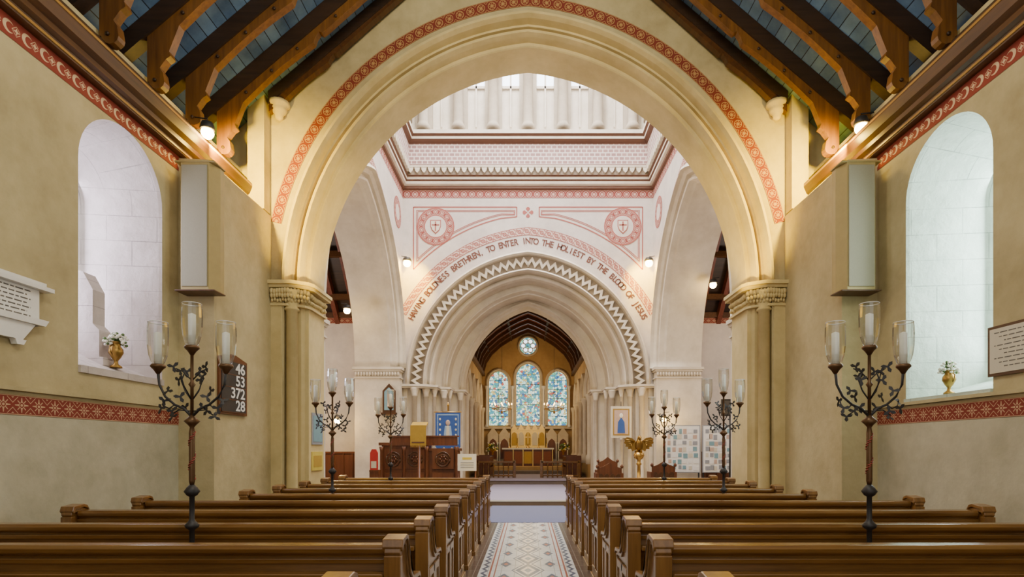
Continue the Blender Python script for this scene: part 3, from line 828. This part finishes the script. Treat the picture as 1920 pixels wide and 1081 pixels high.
# ================================================================ PEWS
def pew_mesh(L):
    m = MB(); h = L/2
    m.prism([(-.012,.90),(.02,.90),(.075,.42),(.075,.08),(.045,.08),(.045,.42)], 'yz', -h, h, 'pewwood')
    m.prism([(-.045,.905),(-.05,.93),(-.035,.952),(.02,.958),(.045,.945),(.05,.925),(.035,.90),(-.02,.885)], 'yz', -h+.02, h-.02, 'pewwood')
    m.prism([(-.026,.835),(-.030,.868),(.0,.876),(.01,.835)], 'yz', -h, h, 'pewwood')
    m.prism([(-.15,.765),(-.15,.80),(-.137,.80),(-.135,.785),(.03,.785),(.03,.765)], 'yz', -h+.02, h-.02, 'pewwood')
    for k in range(4):
        x = -h+.4+k*(L-.8)/3; m.prism([(-.12,.765),(.03,.765),(.035,.62)], 'yz', x-.015, x+.015, 'pewwood')
    m.prism([(.05,.43),(.05,.46),(.42,.475),(.44,.46),(.44,.435),(.42,.43)], 'yz', -h, h, 'pewwood')
    m.box(-h, h, .36, .385, .02, .43, 'pewwood')
    m.box(-h, h, -.30, -.12, .12, .15, 'pewwood')
    for s in (-1, 1):
        x0, x1 = sorted((s*h, s*(h+.065)))
        out = [(-.10,0),(-.10,.94),(-.085,.985),(.03,1.0),(.07,.985),(.10,.93),(.115,.86),(.15,.76),(.22,.70),(.36,.685),(.44,.68),(.47,.65),(.465,.5),(.47,0)]
        m.prism(out, 'yz', x0, x1, 'pewend')
        top = out[1:12]
        for w, lift, lo in ((.030, .012, -.018), (.016, -.022, -.052)):
            up = [(a-(.012 if a < -.05 else 0), b+lift) for a, b in top]; dn = [(a+(.01 if a < -.05 else -.0), b+lo) for a, b in top]
            m.prism(up + dn[::-1], 'yz', x0-w, x1+w, 'pewend')
        m.box(x0-.018, x1+.018, -.115, -.06, 0, .90, 'pewend')
        m.box(x0-.01, x1+.01, .44, .485, 0, .62, 'pewend')
        xo = s*(h+.065)
        a, b = sorted((xo, xo+s*.014))
        m.box(a, b, -.02, .42, .06, .16, 'pewend'); m.box(a, b, -.02, .42, .53, .60, 'pewend')
        m.box(a, b, .17, .22, .1, .6, 'pewend')
        m.box(x0-.03, x1+.03, -.13, .50, 0, .06, 'pewend')
    return m.mesh('pew')
meA = pew_mesh(3.42); meB = pew_mesh(2.72)
rows = [2.40] + [3.46+.93*k for k in range(0, 9)]
for i, y in enumerate(rows):
    me, ln = (meA, 3.42) if y < 7.0 else (meB, 2.72)
    for sx in (-1, 1):
        o = bpy.data.objects.new('pew', me); sc.collection.objects.link(o)
        o.location = (sx*(.80+.065+ln/2-.02), y, .0)
        b = o.modifiers.new('Bevel','BEVEL'); b.width = .005; b.segments = 2; b.limit_method = 'ANGLE'; b.angle_limit = .6

# ================================================================ CANDELABRA
def candelabrum_mesh():
    m = MB(); top = Z(.74)
    m.lathe([(.11,0),(.11,.03),(.06,.05),(.03,.1),(.018,.14),(.018,.62),(.035,.64),(.035,.67),(.018,.69),(.018,.93),(.045,.95),(.05,.97),(.03,.99),(.018,1.01),(.018,1.18),(.035,1.19),(.055,1.22),(.035,1.25),(.017,1.27)], (0,0,0), 'iron', 12)
    m.lathe([(.015,1.27),(.021,1.3),(.021,1.66),(.015,1.7),(.03,1.72),(.055,1.745),(.03,1.77),(.014,1.79)], (0,0,0), 'ironbr', 12)
    for k in range(14):
        z = 1.31+k*.026; m.tube([(.023*math.cos(k*.9+j*.5), .023*math.sin(k*.9+j*.5), z+j*.006) for j in range(5)], .004, 'redtrim', 4)
    m.lathe([(.012,1.78),(.012,2.0),(.025,2.02),(.012,2.04),(.011,top-.03),(.03,top-.02),(.045,top),(.048,top+.012)], (0,0,0), 'ironbr', 10)
    def cup(x, y, z):
        m.lathe([(.012,-.06),(.03,-.03),(.05,-.01),(.052,.0),(.045,.012)], (x,y,z), 'ironbr', 12)
        m.lathe([(.011,0),(.026,.01),(.026,.24),(.004,.25)], (x,y,z+.005), 'candle', 12)
        pr = [(.034,.01),(.046,.03),(.062,.08),(.070,.15),(.072,.22),(.070,.29),(.066,.325)]
        n = 18
        for (r0,z0),(r1,z1) in zip(pr, pr[1:]):
            for k in range(n):
                a, b = 2*math.pi*k/n, 2*math.pi*(k+1)/n
                m.face([(x+r0*math.cos(a),y+r0*math.sin(a),z+z0),(x+r0*math.cos(b),y+r0*math.sin(b),z+z0),(x+r1*math.cos(b),y+r1*math.sin(b),z+z1),(x+r1*math.cos(a),y+r1*math.sin(a),z+z1)], 'glass', None, True)
        m.tube([(x+.066*math.cos(2*math.pi*k/n), y+.066*math.sin(2*math.pi*k/n), z+.325) for k in range(n+1)], .003, 'marble', 4)
    cup(0, 0, top+.01)
    def leaf(p, sz, seed):
        rn = random.Random(seed); R = Matrix.Rotation(rn.uniform(-.6,.6),3,'Z') @ Matrix.Rotation(rn.uniform(.9,1.7),3,'X') @ Matrix.Rotation(rn.uniform(0,6.28),3,'Z')
        pts = []
        for k in range(15):
            a = 2*math.pi*k/15; r = sz*(.55+.45*math.cos(a*3)); pts.append(Vector(p) + R @ Vector((r*math.cos(a), r*math.sin(a), 0)))
        m.face(pts, 'iron')
        m.face([q + R @ Vector((0,0,.003)) for q in pts][::-1], 'iron')
    for s in (-1, 1):
        def P(x, z, y=0): return (x*s, y, z)
        m.tube([P(0,1.78),P(.06,1.84),P(.13,1.87),P(.20,1.93),P(.245,2.02),P(.255,2.12)], [.011,.010,.009,.009,.009,.011], 'iron', 7)
        m.tube([P(0,1.90),P(.05,1.97),P(.08,2.05),P(.05,2.12)], .005, 'iron', 6)
        m.tube([P(.13,1.87),P(.17,1.84),P(.21,1.86),P(.22,1.90)], .005, 'iron', 6)
        m.tube([P(0,1.82),P(.10,1.83),P(.16,1.79)], .005, 'iron', 6)
        m.tube([P(0,2.05),P(.07,2.12),P(.12,2.14)], .005, 'iron', 6)
        cup(.255*s, 0, 2.16)
        for i, (x, z) in enumerate(((.05,2.12),(.08,2.05),(.22,1.90),(.21,1.84),(.16,1.78),(.12,2.15),(.10,1.93),(.16,1.97),(.06,1.85),(.13,1.82))):
            leaf((x*s, (-.03 if i%2 else .02), z), .048, i+(50 if s>0 else 0))
    for s in (-1,1):
        m.tube([(0,0,1.9),(0,s*.1,2.0),(0,s*.14,2.1)], .005, 'iron', 5); leaf((0,s*.14,2.1), .04, 9*s)
    return m.mesh('candelabrum')
meC = candelabrum_mesh()
for x, y in ((-2.52,4.2),(2.56,4.2),(-2.69,7.70),(2.69,7.70),(-2.58,10.52),(2.56,10.52)):
    o = bpy.data.objects.new('candelabrum', meC); sc.collection.objects.link(o); o.location = (x, y, .0)
    o.rotation_euler[2] = 0 if y < 5 else (.25 if x > 0 else -.2)

# ================================================================ WALL OBJECTS
for sx in (-1, 1):
    mb = MB()
    c = 4.5*sx
    mb.prism([(c-.25,7.84),(c+.25,7.84),(c+.25,7.74),(c+.19,7.56),(c-.19,7.56),(c-.25,7.74)], 'xy', Z(2.13), Z(3.85), 'spkside')
    mb.box(c-.175, c+.175, 7.545, 7.56, Z(2.17), Z(3.81), 'spk')
    mb.box(c-.27, c+.27, 7.55, 7.84, Z(3.85), Z(3.87), 'spkside'); mb.box(c-.27, c+.27, 7.55, 7.84, Z(2.11), Z(2.13), 'cornice')
    mb.obj('loudspeaker', bevel=.006)
mb = MB(); X = -4.395
mb.box(X, X+.03, 7.92, 8.70, Z(.48), Z(1.30), 'carved'); mb.box(X+.03, X+.04, 7.97, 8.65, Z(.52), Z(1.26), 'black')
mb.prism([(7.92,Z(1.30)),(8.70,Z(1.30)),(8.31,Z(1.38))], 'yz', X, X+.03, 'carved')
for i, t in enumerate(('46','53','372','28')):
    z = Z(1.165 - i*.185)
    mb.box(X+.04, X+.045, 7.97, 8.65, z-.1, z-.09, 'carved')
    mt = Matrix.Translation((X+.045, 8.61, z)) @ Matrix.Rotation(math.pi/2,4,'Z') @ Matrix.Rotation(math.pi/2,4,'X') @ Matrix.Scale(1.25, 4, (1,0,0))
    mb.text(t, .22, 'white', mt, .002, 'RIGHT', .004)
mb.obj('hymn_board')
rw = random.Random(11)
def inkline(mb, x, y0, y1, z, h=.018):
    y = y0
    while y < y1:
        w = rw.uniform(.03,.09); mb.box(min(x,x+.002), max(x,x+.002), y, min(y+w,y1), z, z+h, 'ink'); y += w+.018
mb = MB(); X = -4.893
mb.box(X, X+.05, 4.2, 5.55, Z(1.20), Z(1.55), 'marble'); mb.box(X, X+.11, 4.12, 5.66, Z(1.55), Z(1.59), 'marble'); mb.box(X, X+.08, 4.16, 5.60, Z(1.59), Z(1.63), 'marble')
mb.prism([(4.2,Z(1.20)),(5.58,Z(1.20)),(5.62,Z(1.26)),(4.2,Z(1.26))], 'yz', X, X+.09, 'marble')
mb.prism([(4.25,Z(1.20)),(5.50,Z(1.20)),(5.36,Z(1.03)),(4.4,Z(1.03))], 'yz', X, X+.06, 'marble')
mb.prism([(5.28,Z(1.03)),(5.40,Z(1.03)),(5.37,Z(.98)),(5.30,Z(.98))], 'yz', X, X+.06, 'marble')
for k in range(7): inkline(mb, X+.05, 4.3, 5.45-.04*(k%2), Z(1.51-k*.04), .012)
mb.obj('memorial_tablet')
mb = MB(); X = 4.893
mb.box(X-.025, X, 4.9, 5.93, Z(.74), Z(1.26), 'cornice'); mb.box(X-.03, X-.025, 4.93, 5.90, Z(.77), Z(1.23), 'paper')
for k in range(9): inkline(mb, X-.032, 5.0, 5.84-.06*(k%3), Z(1.18-k*.044), .009)
mb.obj('framed_notice')
def urn(x, y, z, s=1, mat='brass'):
    m = MB(); m.lathe([(r*s, q*s) for r, q in [(.07,0),(.07,.02),(.03,.05),(.02,.09),(.05,.13),(.085,.2),(.08,.25),(.05,.29),(.06,.33),(.075,.34)]], (x,y,z), mat, 18)
    for sg in (-1,1): m.tube([(x,y+sg*.06*s,z+.3*s),(x,y+sg*.11*s,z+.27*s),(x,y+sg*.10*s,z+.2*s),(x,y+sg*.07*s,z+.17*s)], .008*s, mat, 5)
    flowers(m, (x,y,z+.33*s), .14*s, 60, ('flower','flower','flower','green')); m.obj('flower_vase')
urn(-5.15, 7.0, 2.54, .95, 'brassdk'); urn(5.15, 6.85, 2.20, .85, 'brassdk')
mb = MB()
mb.prism([(-5.30,2.56),(-5.30,3.0),(-5.38,3.08),(-5.38,3.5),(-5.5,3.72),(-5.72,3.8),(-5.72,2.7)], 'xz', 6.92, 7.12, 'revl'); mb.box(-5.75,-5.22,6.88,7.14,2.56,2.66,'revl')
mb.obj('stone_fragment')

def lamp(x, y, z, sx, r=.045, name='wall_spotlight'):
    m = MB(); m.ell((x,y,z), (r,r,r), 'bulb', 12, 8)
    m.lathe([(r*1.1,.0),(r*1.2,.02),(r*.9,.10),(.015,.13)], (x,y,z+r*.5), 'iron', 12)
    m.tube([(x,y,z+.13),(x,y,z+.2),(x+.18*sx,y,z+.22)], .01, 'iron', 6); m.obj(name)
lamp(-4.55, 7.95, Z(4.46), -1, .085); lamp(4.70, 7.9, Z(4.5), 1, .085)
lamp(-3.78, 17.5, Z(5.75), -1, .12); lamp(3.78, 17.5, Z(5.75), 1, .12)
lamp(-5.30, 16.4, Z(4.0), -1, .10); lamp(5.42, 16.4, Z(4.75), 1, .10)
lamp(-5.85, 17.2, Z(.82), -1, .10, 'wall_lamp'); lamp(4.15, 17.15, Z(.86), 1, .08, 'wall_lamp')

# ================================================================ CROSSING FURNITURE
F0 = .15
mb = MB(); y = 15.5
mb.box(-4.05,-2.75,y,y+.5,F0,1.60,'carved'); mb.box(-4.12,-2.68,y-.06,y+.56,1.60,1.68,'carved')
mb.box(-2.75,-1.95,y+.05,y+.6,F0,1.45,'carved'); mb.box(-2.80,-1.90,y,y+.65,1.45,1.52,'carved')
mb.box(-3.9,-2.0,y+.3,y+.4,1.6,1.84,'carved'); mb.box(-3.95,-1.95,y+.28,y+.42,1.84,1.88,'carved')
for cx, w in ((-3.72,.24),(-3.12,.26),(-2.35,.30)):
    mb.box(cx-w,cx+w,y-.03,y,.95,1.50,'carved')
    n = 14
    for rr in (.20,.12):
        mb.tube([(cx+rr*math.cos(2*math.pi*k/n), y-.045, 1.22+rr*math.sin(2*math.pi*k/n)) for k in range(n+1)], .02, 'cornice', 6)
    for k in range(6): mb.ell((cx+.07*math.cos(k*1.05), y-.05, 1.22+.07*math.sin(k*1.05)), (.035,.03,.035), 'carved', 6, 5)
    mb.box(cx-w,cx+w,y-.03,y,.25,.85,'carved')
for cx in (-4.05,-3.42,-2.80,-1.98): mb.lathe([(.06,0),(.04,.1),(.04,1.3),(.07,1.42)], (cx,y-.03,F0), 'carved', 10)
mb.obj('carved_reading_desk')
mb = MB()
mb.prism([(15.05,2.12),(15.35,2.24),(15.35,2.20),(15.07,2.08)], 'yz', -3.16, -2.74, 'gold')
mb.box(-3.16,-2.74,15.03,15.06,1.60,2.14,'gold'); mb.box(-3.12,-2.78,15.02,15.035,1.66,1.70,'brownline')
for k in range(12): mb.box(-3.15+k*.035,-3.135+k*.035,15.03,15.05,1.55,1.60,'brass')
mb.lathe([(.16,0),(.16,.04),(.04,.1),(.04,1.95)], (-2.95,15.2,F0), 'carved', 12)
mb.obj('lectern_with_fall')
mb = MB(); mb.box(-1.88,-1.38,14.95,14.98,.92,1.37,'white'); mb.box(-1.75,-1.5,14.945,14.95,1.22,1.28,'yellow')
for k in range(3): mb.box(-1.8,-1.45,14.945,14.95,1.13-k*.06,1.15-k*.06,'greypap')
for x in (-1.85,-1.41): mb.tube([(x,14.99,.92),(x,15.0,F0)], .015, 'carved', 6); mb.tube([(x,15.0,1.1),(x,15.35,F0)], .012,'carved',6)
mb.obj('notice_easel')
mb = MB(); bx = -2.43; by = 17.0
mb.lathe([(.2,0),(.2,.04),(.03,.08),(.02,.1),(.02,2.65),(.04,2.68),(0,2.78)], (bx,by+.05,F0), 'brass', 10)
mb.tube([(bx-.42,by,2.62),(bx+.42,by,2.62)], .018, 'brass', 6)
mb.prism([(bx-.38,2.60),(bx+.38,2.60),(bx+.38,1.56),(bx+.25,1.45),(bx+.12,1.56),(bx,1.43),(bx-.12,1.56),(bx-.25,1.45),(bx-.38,1.56)], 'xz', by-.01, by, 'blue')
for z in (2.52, 1.64): mb.box(bx-.33,bx+.33,by-.015,by-.01,z,z+.03,'ltblue')
for s in (-1,1):
    mb.box(bx+s*.31-.012,bx+s*.31+.012,by-.015,by-.01,1.66,2.52,'ltblue')
    for k in range(5): mb.ell((bx+s*.24,by-.015,1.76+k*.16),(.03,.006,.04),'paper',8,5)
mb.prism([(bx-.14,1.78),(bx+.14,1.78),(bx+.09,2.2),(bx-.09,2.2)],'xz',by-.02,by-.01,'ltblue'); mb.prism([(bx-.06,1.78),(bx+.06,1.78),(bx+.04,2.2),(bx-.04,2.2)],'xz',by-.025,by-.02,'paper'); mb.ell((bx,by-.02,2.29),(.07,.01,.09),'skin',10,6)
mb.obj('processional_banner')
mb = MB(); c = -4.3
mb.prism([(c-.2,2.62),(c+.2,2.62),(c+.2,3.3),(c,3.52),(c-.2,3.3)],'xz',17.32,17.38,'cornice')
mb.prism([(c-.14,2.7),(c+.14,2.7),(c+.14,3.27),(c,3.4),(c-.14,3.27)],'xz',17.30,17.325,'tealpap'); mb.box(c-.05,c+.05,17.29,17.30,2.8,3.2,'skin'); mb.box(c-.24,c+.24,17.26,17.38,2.56,2.62,'cornice')
mb.obj('icon_shrine')
mb = MB(); c = 2.95
mb.box(c-.33,c+.33,17.74,17.80,1.85,2.85,'paper'); mb.box(c-.26,c+.26,17.73,17.745,1.93,2.77,'brass'); mb.box(c-.22,c+.22,17.72,17.735,1.97,2.73,'skin')
mb.prism([(c-.12,2.0),(c+.12,2.0),(c+.1,2.35),(c,2.5),(c-.1,2.35)],'xz',17.71,17.722,'blue'); mb.ell((c,17.715,2.55),(.06,.01,.08),'flower',10,6)
mb.tube([(c,17.77,2.85),(c,17.77,3.0)],.01,'iron',5); mb.box(c-.04,c+.04,17.75,17.92,1.80,1.85,'marble')
mb.obj('madonna_picture')
mb = MB(); ex, ey = 3.05, 15.4; BR = 'brassdk'
mb.lathe([(.26,0),(.26,.05),(.2,.09),(.12,.14),(.06,.2),(.05,.32),(.10,.38),(.13,.45),(.10,.52),(.05,.56),(.045,.9),(.08,.94),(.05,.98),(.05,1.05),(.11,1.1),(.15,1.17),(.13,1.24),(.06,1.28)], (ex,ey,F0), 'brass', 20)
R = Matrix.Rotation(.5,3,'X')
mb.ell((ex,ey,F0+1.45),(.11,.12,.2),BR,12,8,R)
mb.ell((ex,ey-.08,F0+1.66),(.055,.075,.065),BR,10,7); mb.tube([(ex,ey-.14,F0+1.67),(ex,ey-.19,F0+1.65),(ex,ey-.2,F0+1.61)],[.03,.018,.004],BR,6)
mb.tube([(ex,ey-.02,F0+1.55),(ex,ey-.06,F0+1.64)],[.08,.055],BR,8)
for s in (-1,1):
    W = [(.06,1.34),(.10,1.58),(.20,1.66),(.33,1.68),(.40,1.63),(.38,1.57),(.41,1.52),(.35,1.48),(.37,1.42),(.29,1.41),(.29,1.35),(.21,1.36),(.18,1.29)]
    mb.prism([(ex+s*a, F0+b) for a, b in W], 'xz', ey+.0, ey+.035, BR)
    for k in range(5): mb.tube([(ex+s*(.12+.02*k),ey-.01,F0+1.56-.02*k),(ex+s*(.38-.04*k),ey-.01,F0+1.62-.065*k)],[.018,.012],BR,6)
    mb.tube([(ex+s*.05,ey,F0+1.34),(ex+s*.06,ey-.02,F0+1.26)],[.04,.03],BR,6)
mb.prism([(ex-.09,F0+1.3),(ex+.09,F0+1.3),(ex+.12,F0+1.1),(ex-.12,F0+1.1)],'xz',ey+.08,ey+.11,BR)
mb.obj('eagle_lectern')
def carved_chair(x, y, w, h, name):
    m = MB(); m.box(x-w,x+w,y,y+.05,F0,F0+h*.7,'carved')
    m.prism([(x-w,F0+h*.7),(x+w,F0+h*.7),(x+w,F0+h*.85),(x+w*.5,F0+h*.9),(x,F0+h),(x-w*.5,F0+h*.9),(x-w,F0+h*.85)],'xz',y,y+.05,'carved')
    for k in range(4):
        cx = x-w+.1+k*(2*w-.2)/3; Aw = Arch(.07,.1,F0+h*.6,5); m.prism([(cx+a,z) for a,z in Aw.pts(0,F0+.3)],'xz',y-.02,y,'cornice')
    m.box(x-w,x+w,y,y+.45,F0+.42,F0+.48,'carved')
    for s in (-1,1):
        m.box(x+s*w-.04,x+s*w+.04,y-.03,y+.5,F0,F0+.7,'carved'); m.lathe([(.03,0),(.05,.05),(0,.12)],(x+s*w,y,F0+h*.85),'carved',8)
    m.obj(name)
carved_chair(2.2, 15.1, .33, .98, 'carved_prayer_desk'); carved_chair(3.85, 15.9, .33, 1.0, 'carved_prayer_desk')
carved_chair(2.45, 17.2, .3, 1.1, 'carved_chair')
rnd = random.Random(5)
for (x0, x1) in ((4.12,5.22),(5.28,6.22)):
    mb = MB(); yb = 16.95
    mb.box(x0,x1,yb,yb+.03,.78,2.22,'greypap'); mb.box(x0+.03,x1-.03,yb-.005,yb,.81,2.19,'white')
    nx, nz = 6, 7
    for i in range(nx):
        for j in range(nz):
            cx = x0+.08+(x1-x0-.16)*(i+.5)/nx+rnd.uniform(-.02,.02); cz = .84+1.3*(j+.5)/nz+rnd.uniform(-.02,.02); w = rnd.uniform(.04,.075); hh = rnd.uniform(.05,.075)
            mb.box(cx-w,cx+w,yb-.012,yb-.005,cz-hh,cz+hh,rnd.choice(['greypap','tealpap','skin','greypap','paper','white','tealpap','greypap']))
    for x in (x0+.04,x1-.04): mb.box(x-.02,x+.02,yb+.03,yb+.06,F0,2.22,'iron'); mb.box(x-.02,x+.02,yb-.2,yb+.25,F0,F0+.03,'iron')
    mb.obj('photo_display_board')
mb = MB(); mb.box(4.15,4.55,12.0,12.05,2.22,2.58,'black'); mb.box(4.18,4.52,11.99,12.0,2.25,2.55,'ink'); mb.tube([(4.35,12.05,2.4),(4.35,12.08,.1)],.02,'iron',8); mb.lathe([(.25,0),(.25,.03),(.03,.06)],(4.35,12.08,0),'iron',12)
mb.obj('monitor_on_stand')
mb = MB(); mb.box(-4.22,-3.98,14.9,15.1,F0,.9,'carved'); mb.box(-4.2,-4.0,14.88,14.95,.95,1.40,'red'); mb.box(-4.22,-3.98,14.88,15.1,.9,.95,'carved'); mb.prism([(-4.2,1.40),(-4.0,1.40),(-4.05,1.5),(-4.15,1.5)],'xz',14.88,14.95,'red')
mb.box(-4.17,-4.03,14.875,14.88,1.0,1.18,'paper')
mb.obj('red_collection_box')
mb = MB(); mb.box(-3.86,-3.845,9.98,10.5,Z(.05),Z(.62),'greypap'); mb.box(-3.845,-3.84,10.03,10.45,Z(.1),Z(.57),'tealpap'); mb.obj('wall_poster')
mb = MB(); mb.box(-3.86,-3.845,9.98,10.5,Z(-.42),Z(-.08),'yellow'); mb.box(-3.845,-3.84,10.05,10.43,Z(-.35),Z(-.15),'gold'); mb.obj('wall_poster')

# ================================================================ LIGHTS
def point(name, loc, e, col, r=.1):
    l = bpy.data.lights.new(name,'POINT'); l.energy = e; l.color = col; l.shadow_soft_size = r
    o = bpy.data.objects.new(name,l); o.location = loc; sc.collection.objects.link(o)
def spot(name, loc, tgt, e, col, ang=100, r=.06):
    l = bpy.data.lights.new(name,'SPOT'); l.energy = e; l.color = col; l.shadow_soft_size = r; l.spot_size = math.radians(ang); l.spot_blend = .8
    o = bpy.data.objects.new(name,l); o.location = loc; o.rotation_euler = (Vector(tgt)-Vector(loc)).to_track_quat('-Z','Y').to_euler(); sc.collection.objects.link(o)
def area(name, loc, rot, e, col, sx_, sy_):
    l = bpy.data.lights.new(name,'AREA'); l.shape = 'RECTANGLE'; l.size = sx_; l.size_y = sy_; l.energy = e; l.color = col
    o = bpy.data.objects.new(name,l); o.location = loc; o.rotation_euler = rot; sc.collection.objects.link(o)
YEL = (1,.66,0.0); WARM = (1,.76,.42)
for sx in (-1,1):
    spot('nave_spot_light', (4.55*sx, 8.1, Z(4.38)), (4.4*sx, 9.6, Z(4.2)), 750, YEL, 125)
    spot('nave_arch_light', (3.1*sx, 9.0, Z(2.2)), (4.0*sx, 10.0, Z(4.1)), 420, YEL, 62)
    point('nave_spot_glow', (4.5*sx, 7.95, Z(4.30)), 22, (1,.66,.08), .05)
    spot('crossing_spot_light', (3.35*sx, 17.0, Z(5.75)), (3.8*sx, 17.9, Z(5.2)), 420, (1,.62,.0), 95)
    point('transept_light', (7.5*sx, 14.5, 4.5), 300, (1,.84,.72), .5)
    point('wall_lamp_light', ((-5.85 if sx<0 else 4.15), 16.9, Z(.84)), 30, (1,.60,.16), .08)
area('lantern_daylight', (0,14.2,Z(14.5)), (0,0,0), 2500, (.95,.95,1), 6.5, 6)
area('window_daylight_right', (5.85,6.70,3.8), (0,math.radians(90),0), 85, (.84,.97,1), 2.4, .8)
area('window_daylight_left', (-5.85,6.92,3.9), (0,math.radians(-90),0), 58, (.84,.80,1), 2.2, .8)
point('nave_fill_light', (0,1.5,6.5), 460, (1,.89,.66), .6)  # added fill out of view, no fixture; brightens the nave
point('nave_fill_light', (0,5.5,8.6), 380, (1,.88,.64), .5)  # second added nave fill, also without a fixture
point('crossing_fill_light', (0,13,7.5), 130, (1,.92,.82), .5)  # fill light added to brighten the crossing, no lamp hangs here
point('chancel_light', (0,22,4.5), 60, WARM, .4)
point('chancel_light', (0,27,4.2), 150, (1,.66,.28), .4)

w = bpy.data.worlds.new('World'); sc.world = w; w.use_nodes = True
w.node_tree.nodes['Background'].inputs[0].default_value = (1,.96,.88,1); w.node_tree.nodes['Background'].inputs[1].default_value = 1.0

# ================================================================ CAMERA
cam = bpy.data.cameras.new('Camera'); co = bpy.data.objects.new('Camera', cam); sc.collection.objects.link(co)
co.location = (0,0,CH); co.rotation_euler = (math.pi/2,0,0)
cam.sensor_width = 36; cam.lens = F/1920*36
cam.shift_x = -30/1920; cam.shift_y = (838-540.5)/1920; cam.clip_end = 200
sc.camera = co
